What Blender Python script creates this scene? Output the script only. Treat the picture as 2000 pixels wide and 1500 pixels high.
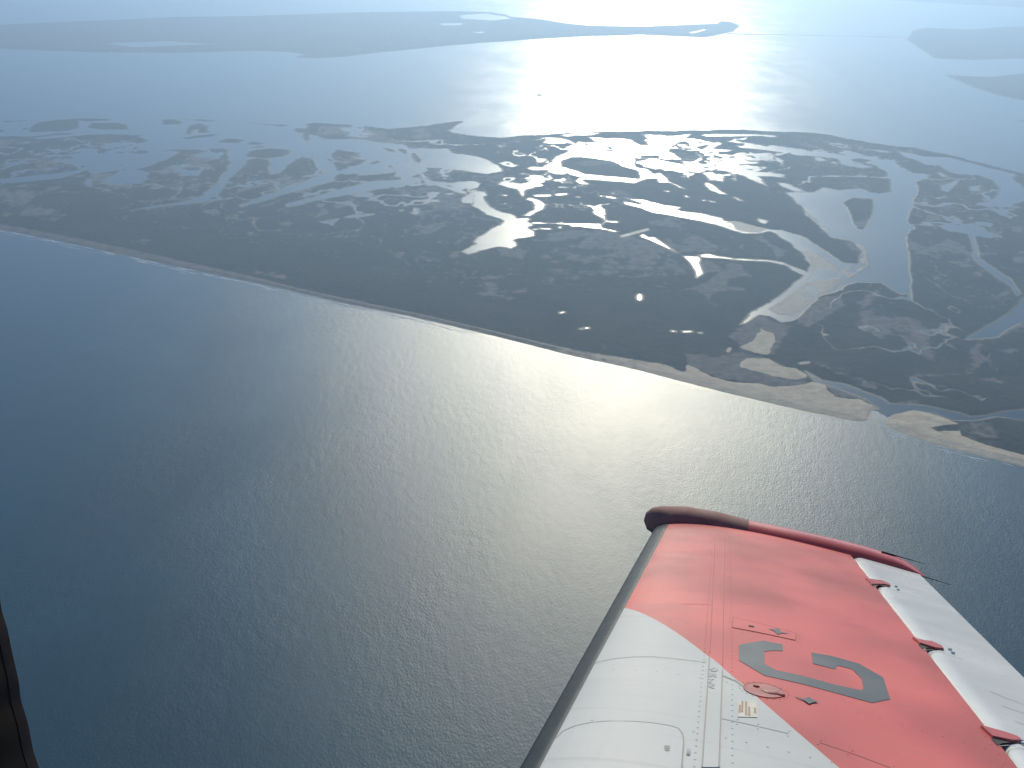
import bpy, bmesh, math, random
import numpy as np
from mathutils import Vector, Matrix

random.seed(7); np.random.seed(7)
R = math.radians
scene = bpy.context.scene
for o in list(bpy.data.objects): bpy.data.objects.remove(o, do_unlink=True)
COL = scene.collection

# ------------------------------------------------------------------ camera
ALT = 1000.0
PITCH = math.atan(950.0 / 2110.0); ROLL = R(2.0)
cf = Vector((0, math.cos(PITCH), -math.sin(PITCH)))
cr0 = Vector((1, 0, 0)); cu0 = Vector((0, math.sin(PITCH), math.cos(PITCH)))
cr = cr0 * math.cos(ROLL) + cu0 * math.sin(ROLL)
cu = cu0 * math.cos(ROLL) - cr0 * math.sin(ROLL)
cam = bpy.data.cameras.new('camera'); camo = bpy.data.objects.new('camera', cam); COL.objects.link(camo)
cam.sensor_width = 36.0; cam.lens = 36.0 * 2110.0 / 2000.0
cam.clip_start = 0.05; cam.clip_end = 300000.0
M = Matrix((cr, cu, -cf)).transposed().to_4x4(); M.translation = Vector((0, 0, ALT)); camo.matrix_world = M
scene.camera = camo

# ------------------------------------------------------------------ light
SUN_EL = 25.0; SUN_AZ = 5.7
w = bpy.data.worlds.new('World'); scene.world = w; w.use_nodes = True
nt = w.node_tree
sky = nt.nodes.new('ShaderNodeTexSky'); sky.sky_type = 'NISHITA'; sky.sun_disc = False
sky.sun_elevation = R(SUN_EL); sky.sun_rotation = R(SUN_AZ); sky.altitude = 1000.0
sky.air_density = 1.0; sky.dust_density = 0.3; sky.ozone_density = 3.0
nt.links.new(sky.outputs[0], nt.nodes['Background'].inputs[0]); nt.nodes['Background'].inputs[1].default_value = 0.14
sl = bpy.data.lights.new('sun', 'SUN'); sl.energy = 3.6; sl.angle = R(0.53); sl.color = (1.0, 0.915, 0.71)
so = bpy.data.objects.new('sun', sl); COL.objects.link(so)
sd = Vector((math.sin(R(SUN_AZ)) * math.cos(R(SUN_EL)), math.cos(R(SUN_AZ)) * math.cos(R(SUN_EL)), math.sin(R(SUN_EL))))
so.rotation_euler = sd.to_track_quat('Z', 'Y').to_euler(); so.location = (0, 0, 3000)
vs = scene.view_settings
vs.view_transform = 'Standard'; vs.look = 'None'; vs.gamma = 1.0; vs.exposure = 0.30
HAZE_DENSITY = 1.3e-4

# ------------------------------------------------------------------ data: metres in the place
ORG = [-0.08429,-0.33991,999.2255]
EC = [0.966054,-0.2582103,0.0081898]
ES = [0.2385514,0.879438,-0.4119247]
EN = [0.0991608,0.3998952,0.9111811]
LE = [-0.32531,-0.045715]
TE = [1.096916,-0.023555]
HINGE = [0.824888,-0.042319]
BOOT = [-0.291795,-0.037393]
TIP_TOP = [(-0.7194,0.0414),(-0.7127,0.0886),(-0.6749,0.1244),(-0.6218,0.1428),(-0.4688,0.1641),(-0.2761,0.1627),(-0.0743,0.1439),(0.1671,0.1324),(0.3526,0.122),(0.5967,0.1031),(0.8086,0.0735),(0.9167,0.033),(0.9761,-0.0187)]
TIP_LOW = [(-0.7185,0.035),(-0.6922,-0.0134),(-0.6466,-0.0354)]
LETTER = [(-0.0169,3.5496),(0.0573,3.6875),(0.1198,3.6944),(0.1217,3.5953),(0.091,3.571),(0.064,3.5288),(0.0659,3.3609),(0.1023,3.3101),(0.1811,3.3182),(0.2702,3.3051),(0.3452,3.3186),(0.355,3.3531),(0.3572,3.4808),(0.3359,3.5744),(0.2904,3.5753),(0.2808,3.5119),(0.214,3.5141),(0.2135,3.6725),(0.2789,3.6967),(0.3659,3.6859),(0.4308,3.5732),(0.4255,3.3062),(0.3658,3.2015),(0.2961,3.2052),(0.1758,3.2168),(0.0675,3.2144),(-0.0097,3.3389)]
PAINT = [1.45544,-0.12424,-2.3886,3.08598]
STRIP = [(-0.2425,6.2956),(-0.1064,3.5503),(-0.0513,2.3124),(-0.0174,2.3337),(-0.0536,3.2358),(-0.1906,6.3605)]
ACCESS = [(-0.0516,3.9855),(0.1712,3.9295),(0.1639,3.8088),(-0.048,3.8022)]
OVAL = [(0.1221,3.0562),(0.1189,3.0353),(0.1117,3.0154),(0.1011,2.9982),(0.0879,2.985),(0.0733,2.9768),(0.0582,2.9743),(0.0439,2.9777),(0.0314,2.9866),(0.0217,3.0005),(0.0156,3.0181),(0.0137,3.0381),(0.0162,3.0589),(0.023,3.0788),(0.0336,3.0962),(0.0471,3.1097),(0.0624,3.1181),(0.0781,3.1208),(0.093,3.1175),(0.1058,3.1085),(0.1153,3.0944),(0.1209,3.0765)]
CAP = [(0.1088,3.0515),(0.1061,3.0342),(0.0999,3.0196),(0.0916,3.0107),(0.0827,3.009),(0.0749,3.015),(0.0697,3.0274),(0.0683,3.0439),(0.0708,3.0613),(0.077,3.0761),(0.0855,3.0853),(0.0946,3.0871),(0.1025,3.0809),(0.1076,3.0682)]
LEPANEL = [(-0.3692,2.2244),(-0.3819,2.4108),(-0.3768,2.4614),(-0.3574,2.4952),(-0.3263,2.5209),(-0.293,2.5364),(-0.2294,2.5537),(-0.1761,2.5595),(-0.14,2.5572),(-0.1213,2.547),(-0.1087,2.5099),(-0.1022,2.4594),(-0.0921,2.2886),(-0.0817,2.1553),(-0.3559,2.0803)]
RIB = [(-0.427,3.1213),(-0.4021,3.1469),(-0.362,3.1741),(-0.3064,3.2041),(-0.2557,3.2199),(-0.2036,3.2247),(-0.1516,3.2294),(-0.1,3.2391)]
SEAMS = [[(-0.0361,2.6954),(0.0083,2.6965),(0.0573,2.6947),(0.1301,2.6938),(0.2017,2.6839),(0.2713,2.6649),(0.3604,2.6305)],[(-0.2016,6.346),(-0.1008,4.2081),(-0.0349,2.6962)],[(-0.248,4.0912),(-0.1939,4.1279),(-0.1345,4.155)]]
SCUFF = [[(-0.0539,3.1232),(-0.0054,3.0852),(0.0169,3.0411)]]
PLACARD = [(0.002,2.8753),(0.0495,2.9238),(0.0548,2.7685),(0.0081,2.7367)]
PLINES = [[(0.0095,2.8464),(0.0106,2.7754)],[(0.0148,2.8854),(0.0166,2.7847)],[(0.0239,2.8876),(0.0273,2.7651)],[(0.0328,2.8453),(0.0348,2.7663)],[(0.047,2.847),(0.0492,2.801)]]
MARKS = [[(-0.1391,2.4056),(-0.1298,2.4142),(-0.1258,2.3728),(-0.1356,2.3712)],[(-0.0913,2.41),(-0.0825,2.4115),(-0.082,2.3761),(-0.0896,2.3751)]]
STENCIL = [[(-0.0846,3.1487),(-0.0791,3.1787),(-0.0706,3.18),(-0.0672,3.1618),(-0.072,3.1397),(-0.0814,3.1357)],[(-0.0866,3.1016),(-0.0669,3.1113)],[(-0.0773,3.1055),(-0.081,3.0691)],[(-0.0749,3.1053),(-0.0651,3.078)],[(-0.0826,3.0361),(-0.0694,3.0505)],[(-0.076,3.0437),(-0.0796,3.007)],[(-0.0779,2.997),(-0.0652,2.9969)],[(-0.0652,2.9969),(-0.076,2.9661)],[(-0.076,2.9661),(-0.0639,2.954)]]
HOLES = [(0.0145,3.8775)]
ARROWS = [[(0.0724,3.8967),(0.0958,3.9076),(0.1076,3.9436),(0.1178,3.8874),(0.1484,3.8928),(0.1177,3.8653),(0.106,3.8306),(0.093,3.8746)],[(0.1448,3.0552),(0.1746,3.0455),(0.1891,3.0808),(0.1994,3.0584),(0.2155,3.0526),(0.1985,3.0312),(0.187,3.0048),(0.1742,3.0293)]]
BRACKETS = [[(0.552,5.8327),(0.5951,5.8587),(0.6405,5.907),(0.672,5.862),(0.6732,5.7973),(0.6394,5.7859),(0.5683,5.659)],[(0.6199,4.4328),(0.6527,4.4214),(0.6946,4.4522),(0.7239,4.4187),(0.7257,4.3664),(0.6898,4.3345),(0.6351,4.3406)],[(0.6672,3.2737),(0.7017,3.276),(0.7321,3.2794),(0.7618,3.2726),(0.774,3.2473),(0.7366,3.2071),(0.6826,3.1874)]]
SLOTS = [[(0.5701,5.7118),(0.6474,5.8171),(0.6692,5.7572),(0.6064,5.7267),(0.5709,5.6312)],[(0.6283,4.3313),(0.7131,4.422),(0.7271,4.3504),(0.6875,4.3313),(0.6626,4.3238),(0.6339,4.2575)],[(0.6766,3.1763),(0.7482,3.2386),(0.7689,3.223),(0.7337,3.1994),(0.6984,3.1526),(0.6827,3.1179)]]
BOLTS = [[(0.7052,5.8388),(0.7049,5.7404)],[(0.7538,4.4059),(0.7559,4.346)],[(0.7667,3.2442),(0.7693,3.2187)]]
ARCS = [[(0.5693,5.6123),(0.6094,5.732),(0.65,5.739),(0.6886,5.6795),(0.739,5.6908)],[(0.632,4.2286),(0.6747,4.3046),(0.7154,4.3075),(0.7481,4.283),(0.7839,4.281)],[(0.6849,3.1156),(0.7196,3.1612),(0.7468,3.167),(0.7716,3.1615)]]
ALINES = [[(0.7919,3.8321),(0.8374,3.7967),(0.8967,3.7811)],[(0.7975,3.6546),(0.8305,3.6461),(0.874,3.6393)],[(0.8011,3.4865),(0.8453,3.4724)]]
WICKS = [[(0.8191,0.0744),(0.9699,0.0572)],[(0.9483,-0.0055),(1.113,-0.0278)]]
FRAME = [(-0.3199,0.743),(-0.3129,0.7309),(-0.3086,0.7217),(-0.3047,0.7129),(-0.299,0.7007),(-0.2951,0.69),(-0.2915,0.6814),(-0.2861,0.6698),(-0.2803,0.6579),(-0.2688,0.6386),(-0.2389,0.6197),(-0.1732,0.6192),(-0.0318,0.6495),(0.1036,0.6879),(0.1454,0.7276),(0.1488,0.82),(0.1321,0.9535),(0.0997,1.0287),(0.031,1.0573),(-0.1701,1.0592),(-0.3326,1.0444),(-0.3989,0.9906),(-0.3994,0.8869),(-0.3584,0.8001),(-0.3344,0.7653)]
OUTLINE = [(-3974.8,4350.5),(-3056.4,3932.0),(-2043.3,3453.4),(-1621.4,3264.9),(-1330.9,3135.0),(-968.2,2956.9),(-721.0,2843.1),(-433.7,2694.2),(-271.8,2625.6),(-96.1,2533.4),(59.4,2445.7),(151.2,2392.6),(263.8,2340.5),(354.3,2288.7),(462.5,2223.8),(541.1,2181.2),(637.5,2131.2),(717.7,2097.0),(743.1,2089.0),(760.6,2092.9),(802.2,2152.2),(806.8,2096.5),(800.0,2081.1),(805.8,2057.2),(832.6,2025.9),(869.3,1998.4),(939.5,1954.0),(1023.4,1906.0),(1181.6,1815.6),(1518.8,1603.8),(2892.6,3509.9),(2352.3,4136.0),(2137.8,4571.5),(2031.9,4748.4),(1934.9,4919.4),(1833.2,5034.3),(1717.6,5083.0),(1625.2,5136.9),(1496.4,5295.7),(1356.0,5333.7),(1153.9,5323.2),(1055.4,5331.2),(772.3,5268.1),(520.2,5210.9),(346.4,5167.7),(198.9,5105.1),(54.5,5032.0),(-97.4,4947.3),(-179.5,4956.2),(-275.4,4998.0),(-338.4,5058.6),(-300.1,5214.7),(-281.6,5322.2),(-341.5,5284.7),(-432.8,5190.5),(-613.8,5070.4),(-789.1,5125.6),(-961.3,5144.7),(-1003.5,5111.7),(-982.0,4874.3),(-883.2,4586.0),(-847.4,4413.1),(-895.8,4424.6),(-923.5,4270.7),(-931.9,4146.0),(-959.1,4124.8),(-986.7,4260.9),(-1012.1,4349.0),(-1074.6,4376.9),(-1095.8,4317.2),(-1087.9,4174.3),(-1091.7,4046.3),(-1104.1,4003.6),(-1132.0,4082.0),(-1134.1,4167.2),(-1159.0,4298.0),(-1197.6,4434.3),(-1240.9,4537.2),(-1282.2,4530.4),(-1323.7,4493.1),(-1433.3,4495.3),(-1500.9,4404.7),(-1579.2,4451.2),(-1620.8,4525.3),(-1606.2,4632.9),(-1661.0,4733.0),(-1759.7,4727.0),(-1863.3,4765.3),(-2019.2,4704.0),(-2092.8,4614.1),(-2223.8,4613.1),(-2809.8,4490.2),(-3974.8,4350.5)]
WATER = [[(-1134.8,4068.2),(-1113.5,3940.1),(-1118.2,3839.6),(-1123.0,3746.7),(-1174.6,3653.2),(-1245.1,3596.8),(-1304.6,3539.7),(-1299.0,3525.0),(-1237.9,3576.5),(-1163.6,3620.8),(-1095.4,3669.4),(-1072.0,3739.3),(-1076.8,3879.7),(-1093.8,4018.0)],[(-732.8,4172.7),(-790.6,4055.1),(-857.4,3910.4),(-915.2,3754.2),(-959.8,3644.0),(-951.6,3619.3),(-898.9,3702.8),(-833.5,3827.7),(-760.1,3937.0),(-699.6,4033.5)],[(-948.6,4880.2),(-851.5,4783.8),(-719.0,4806.5),(-621.8,4756.8),(-505.6,4722.3),(-476.2,4653.2),(-323.5,4678.4),(-273.3,4583.8),(-184.7,4548.1),(-117.1,4461.5),(-83.0,4373.1),(-60.3,4286.3),(-130.1,4232.0),(-234.4,4286.6),(-338.4,4306.6),(-380.6,4318.2),(-437.9,4273.4),(-468.7,4181.3),(-488.3,4212.9),(-516.4,4333.8),(-578.8,4417.5),(-602.3,4357.3),(-632.8,4279.4),(-630.3,4409.3),(-680.3,4538.0),(-773.9,4583.5),(-782.1,4501.5),(-783.7,4385.1),(-734.0,4272.9),(-703.4,4146.1),(-725.6,4042.9),(-781.4,4051.0),(-751.9,4105.1),(-759.5,4172.0),(-809.1,4270.3),(-847.4,4413.1),(-904.4,4582.5)],[(-1899.2,3886.7),(-1863.4,3907.8),(-1812.3,3947.5),(-1760.2,3987.9),(-1714.5,4028.0),(-1682.7,4066.5),(-1648.9,4123.3),(-1644.3,4089.4),(-1665.8,4002.0),(-1692.5,3933.0),(-1751.6,3892.6),(-1809.7,3852.9),(-1873.1,3828.2)],[(-1523.2,3894.5),(-1526.8,3957.5),(-1526.8,4056.3),(-1482.0,4097.0),(-1410.1,4057.0),(-1395.8,3976.8),(-1385.6,3898.9),(-1450.1,3889.5),(-1482.6,3853.9)],[(-1577.1,4259.8),(-1534.7,4379.8),(-1456.3,4451.4),(-1402.2,4440.4),(-1406.7,4343.0),(-1426.4,4246.9),(-1455.2,4135.6),(-1500.7,4094.2),(-1549.5,4156.1)],[(-1971.3,4048.0),(-1955.5,4146.1),(-1946.8,4238.1),(-1935.7,4221.5),(-1933.8,4114.2),(-1953.4,4025.4)],[(-2092.5,4592.6),(-1990.1,4686.8),(-1922.7,4743.5),(-1786.8,4778.8),(-1773.4,4740.3),(-1881.7,4705.7),(-1961.6,4636.8),(-2035.4,4581.0)],[(-387.7,4149.9),(-459.3,4081.4),(-554.1,4050.9),(-635.5,3943.2),(-695.1,3851.2),(-752.6,3762.9),(-807.7,3678.3),(-797.3,3639.9),(-739.1,3709.8),(-679.1,3782.1),(-614.4,3842.5),(-533.5,3928.7),(-446.0,3987.6),(-376.4,4070.2)],[(-998.3,4313.9),(-936.7,4418.0),(-927.1,4288.3),(-922.3,4147.4),(-953.8,4091.8),(-983.2,4207.9)],[(-159.2,3773.4),(-162.1,3874.4),(-157.8,3904.9),(-175.8,3925.0),(-170.1,3964.1),(-131.5,3954.1),(-118.5,3910.3),(-128.6,3879.0),(-122.4,3814.1),(-94.0,3733.2),(-63.7,3675.9),(-27.6,3653.8),(-6.1,3630.2),(-2.3,3604.6),(36.3,3616.1),(46.8,3591.6),(32.8,3570.6),(48.3,3522.2),(36.3,3496.0),(49.8,3449.2),(55.7,3402.7),(36.4,3379.4),(3.4,3367.3),(-16.1,3342.1),(-4.2,3304.2),(-7.1,3276.3),(-17.8,3242.4),(-34.3,3267.6),(-60.1,3270.0),(-100.3,3227.4),(-130.7,3197.3),(-148.7,3179.5),(-167.3,3203.6),(-146.2,3254.3),(-128.5,3289.4),(-136.0,3310.7),(-128.2,3357.0),(-91.6,3443.7),(-56.3,3515.2),(-43.5,3560.8),(-65.2,3596.5),(-101.4,3631.0),(-132.8,3707.4),(-159.7,3745.3)],[(32.4,3879.1),(43.6,3895.4),(69.7,3862.1),(91.5,3814.5),(96.2,3751.7),(90.4,3723.4),(61.3,3685.6),(43.3,3643.2),(11.5,3635.1),(29.1,3661.3),(54.3,3732.3),(63.6,3782.3),(51.0,3837.8),(32.4,3857.0)],[(-85.2,4071.0),(-49.5,4044.1),(-10.1,4002.3),(9.6,3928.2),(15.4,3899.0),(20.9,3944.9),(32.2,4008.3),(63.2,4028.4),(51.7,4074.6),(32.1,4088.0),(-27.1,4112.0),(-66.8,4122.7)],[(48.4,3559.9),(105.7,3560.8),(147.3,3562.3),(175.1,3563.4),(230.9,3567.9),(279.7,3570.3),(290.5,3521.8),(335.6,3482.3),(318.6,3482.6),(275.9,3507.6),(235.2,3514.8),(205.0,3529.6),(180.5,3520.3),(174.5,3544.4),(105.5,3548.2),(50.1,3547.5)],[(223.8,3803.9),(253.8,3815.0),(271.2,3796.1),(283.5,3819.0),(329.7,3846.7),(324.5,3824.5),(294.3,3813.3),(306.0,3765.8),(303.5,3670.5),(310.3,3612.5),(340.0,3609.9),(336.8,3590.3),(302.0,3592.2),(285.9,3558.5),(295.7,3604.2),(284.8,3654.8),(269.1,3692.7),(268.5,3747.0),(256.4,3794.1)],[(-203.5,3846.6),(-164.9,3934.1),(-166.0,3801.0),(-168.7,3779.3),(-198.1,3782.4)],[(-335.1,4067.3),(-299.1,4056.3),(-236.3,3985.8),(-198.7,3929.4),(-193.8,3907.4),(-237.2,3939.2),(-299.4,4008.2)],[(31.7,4354.2),(52.6,4394.0),(90.3,4390.6),(133.9,4481.8),(144.6,4580.9),(190.7,4669.1),(224.1,4736.9),(287.7,4753.7),(331.6,4733.5),(422.3,4748.3),(496.3,4771.0),(498.7,4647.4),(483.5,4526.8),(480.9,4450.6),(527.8,4411.6),(544.7,4333.0),(567.7,4354.2),(589.0,4286.9),(592.2,4210.5),(611.6,4171.6),(645.3,4095.2),(623.4,4108.1),(603.4,4170.5),(587.1,4201.4),(550.3,4196.0),(545.5,4263.2),(498.3,4239.1),(451.1,4165.0),(400.2,4177.5),(329.4,4197.4),(253.3,4203.1),(248.1,4177.1),(269.3,4122.2),(238.2,4134.1),(223.6,4165.1),(238.6,4235.0),(199.3,4272.5),(189.0,4332.9),(183.2,4278.9),(146.2,4273.3),(109.9,4303.1),(114.5,4330.6),(52.4,4326.6)],[(110.8,4983.2),(167.4,4992.9),(226.9,4945.6),(264.0,4829.2),(254.5,4821.1),(224.9,4888.9),(169.9,4902.0),(123.6,4905.4)],[(178.3,5053.6),(247.2,5113.6),(373.7,5135.8),(342.0,5086.9),(254.8,5062.1),(215.5,5024.6)],[(320.0,5030.9),(395.1,5020.5),(471.9,5033.7),(508.4,5016.7),(519.3,4927.3),(571.5,4891.6),(595.0,5031.5),(575.3,5122.7),(665.2,5150.5),(690.5,5118.8),(805.8,5187.2),(772.8,5085.5),(718.8,4960.9),(665.2,4863.2),(645.3,4732.3),(670.1,4715.7),(680.5,4656.2),(666.5,4614.1),(642.1,4630.1),(579.5,4620.2),(512.7,4609.6),(476.3,4643.8),(494.4,4749.6),(397.3,4776.0),(468.5,4874.3),(407.9,4931.0),(334.0,4941.1)],[(509.0,4569.6),(579.5,4620.2),(630.5,4569.1),(683.0,4538.7),(695.7,4409.6),(667.6,4387.2),(633.8,4418.5),(594.1,4403.4),(580.0,4465.9),(521.5,4475.6),(487.8,4527.5)],[(681.8,4596.8),(732.5,4585.1),(780.0,4672.1),(779.9,4733.3),(795.1,4715.2),(778.5,4631.8),(724.4,4525.9),(691.8,4540.0)],[(743.3,4389.6),(791.8,4406.0),(812.8,4302.6),(806.9,4241.8),(783.4,4272.4),(752.8,4259.4),(755.1,4329.0)],[(725.6,4213.1),(747.5,4224.7),(775.5,4097.7),(788.9,4036.8),(759.7,4048.3),(739.3,4092.6),(725.0,4155.1)],[(781.7,4478.1),(878.4,4598.2),(859.3,4508.8),(791.9,4433.4)],[(852.2,5171.0),(938.2,5222.7),(1037.2,5227.7),(1080.9,5198.7),(977.4,5163.7),(877.7,5146.5)],[(782.9,4817.9),(839.6,4892.1),(905.3,5015.1),(920.9,4995.0),(864.5,4874.4),(953.5,4856.6),(919.7,4818.9),(826.3,4803.7)],[(933.0,5189.9),(1106.3,5239.8),(1236.6,5223.3),(1206.8,5192.8),(1098.7,5199.3),(1008.3,5173.9),(926.7,5150.1)],[(981.8,4955.6),(1066.8,4969.8),(1115.8,4933.5),(1152.2,5002.1),(1216.3,4950.1),(1234.7,4866.0),(1164.2,4846.0),(1091.5,4885.7),(1000.6,4914.4)],[(951.5,4761.0),(1089.1,4799.9),(1078.4,4764.8),(954.4,4736.6)],[(837.8,4589.9),(906.2,4663.9),(951.3,4639.2),(1019.2,4626.1),(1004.2,4584.7),(921.8,4571.9),(825.3,4511.1)],[(860.5,4516.5),(905.4,4478.3),(1016.3,4436.2),(1083.5,4402.8),(1067.1,4357.7),(1018.6,4364.7),(967.2,4357.0),(973.7,4207.2),(972.9,4187.3),(941.2,4256.2),(904.1,4376.0),(834.0,4437.9),(812.0,4427.2),(819.2,4472.6),(840.2,4475.8)],[(1028.9,4255.4),(1059.5,4246.4),(1098.5,4133.7),(1063.9,4135.3),(1033.9,4202.7)],[(842.0,3724.3),(868.9,3685.4),(852.6,3646.9),(838.7,3692.0)],[(392.1,3928.6),(459.0,3915.5),(534.0,3845.6),(585.1,3824.0),(563.8,3786.1),(632.5,3753.8),(685.4,3720.1),(711.6,3703.4),(718.5,3658.3),(768.2,3658.1),(815.1,3606.4),(850.5,3573.2),(892.1,3572.2),(908.2,3519.1),(937.3,3451.4),(947.6,3395.3),(951.6,3329.0),(920.1,3198.6),(913.1,3346.4),(904.2,3424.3),(888.8,3492.7),(852.5,3548.7),(805.1,3518.5),(757.1,3518.6),(719.0,3556.8),(676.0,3614.2),(618.1,3651.9),(559.9,3697.1),(478.4,3740.4),(437.2,3804.2),(385.5,3847.1),(386.6,3883.5),(436.8,3839.7),(459.4,3842.7),(427.1,3896.4)],[(861.2,3540.6),(896.9,3566.6),(950.6,3509.2),(967.3,3429.0),(990.3,3333.5),(1007.2,3223.9),(986.0,3082.6),(933.5,2963.9),(854.5,2894.4),(798.8,2786.8),(757.7,2713.7),(707.9,2682.1),(682.4,2719.8),(655.7,2730.8),(604.1,2658.9),(593.3,2651.3),(638.7,2742.9),(718.9,2850.7),(785.3,2948.3),(830.3,3032.7),(883.0,3122.1),(902.8,3194.1),(907.9,3323.9),(887.5,3439.6)],[(574.5,3252.8),(595.6,3265.9),(625.0,3248.0),(685.5,3228.7),(780.0,3223.9),(821.1,3207.9),(846.3,3165.0),(878.9,3104.5),(888.3,3067.2),(869.6,3065.2),(849.6,3111.0),(820.8,3177.3),(776.8,3208.0),(682.7,3212.8),(609.4,3230.5),(577.8,3232.1)],[(1028.0,4101.6),(1038.4,3964.9),(1041.3,3870.6),(1029.8,3758.1),(1035.6,3698.8),(1038.4,3615.5),(1045.4,3566.5),(1044.1,3499.7),(1111.9,3466.7),(1108.7,3347.3),(1060.2,3214.5),(1009.1,3218.9),(958.2,3084.4),(938.2,2962.2),(958.7,3000.4),(1000.1,3037.1),(1081.2,3045.8),(1094.1,2965.2),(1103.8,2939.8),(1132.4,2956.0),(1119.5,2906.8),(1216.1,3211.6),(1277.7,3434.5),(1316.9,3557.1),(1346.5,3622.5),(1377.2,3651.6),(1369.7,3728.3),(1413.8,3849.3),(1478.6,3980.0),(1494.0,4057.3),(1541.1,4141.6),(1579.4,4227.7),(1612.2,4359.1),(1649.4,4408.3),(1691.7,4459.2),(1698.8,4505.8),(1642.0,4515.7),(1566.2,4513.5),(1523.8,4479.6),(1517.4,4388.9),(1454.3,4169.4),(1398.5,4129.7),(1364.4,4148.8),(1341.9,4210.4),(1249.3,4164.7),(1195.7,4206.0),(1136.0,4116.7)],[(1718.0,4953.4),(1775.2,4910.8),(1804.3,4864.4),(1924.2,4850.0),(1988.9,4729.7),(2041.2,4643.9),(2099.1,4562.0),(2055.2,4496.8),(2044.7,4437.9),(2031.6,4325.4),(2046.1,4274.0),(1988.0,4137.4),(1802.9,3991.1),(1729.7,4016.8),(1745.8,4043.0),(1805.1,4075.3),(1902.0,4240.5),(1920.9,4296.2),(1955.0,4424.8),(1924.1,4521.1),(1838.8,4523.0),(1815.5,4564.1),(1824.0,4688.4),(1762.1,4694.5),(1750.3,4789.3),(1717.3,4833.7)],[(1553.0,3614.0),(1501.3,3457.0),(1447.9,3303.3),(1447.9,3216.9),(1454.1,3115.0),(1457.9,3037.4),(1446.7,2965.4),(1465.7,2987.8),(1483.1,3072.8),(1485.2,3165.8),(1474.4,3261.6),(1473.0,3331.9),(1518.4,3467.2),(1562.5,3620.9)],[(1531.0,3033.9),(1460.8,2950.4),(1409.8,2872.5),(1332.2,2778.3),(1243.8,2687.9),(1198.5,2636.5),(1169.0,2603.2),(1210.0,2614.6),(1254.3,2626.4),(1316.1,2694.8),(1376.6,2749.4),(1464.3,2842.8)],[(693.1,2354.6),(707.0,2324.3),(718.9,2304.7),(767.5,2283.5),(831.4,2220.0),(841.8,2187.8),(920.6,2184.9),(987.3,2149.0),(1000.7,2132.1),(1117.1,2177.7),(1183.1,2192.3),(1154.6,2126.6),(1114.3,2123.4),(1061.2,2136.9),(1001.2,2112.7),(953.9,2110.7),(926.6,2144.1),(881.9,2151.4),(841.5,2135.5),(806.5,2097.3),(775.7,2045.2),(741.9,2059.5),(778.0,2105.5),(799.9,2133.9),(810.2,2162.0),(796.8,2198.2),(781.7,2215.9),(741.0,2261.2),(702.4,2288.0)],[(753.3,2082.4),(783.8,2135.2),(805.4,2162.9),(814.3,2132.5),(809.1,2096.7),(789.1,2055.9),(765.8,2054.1)]]
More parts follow.
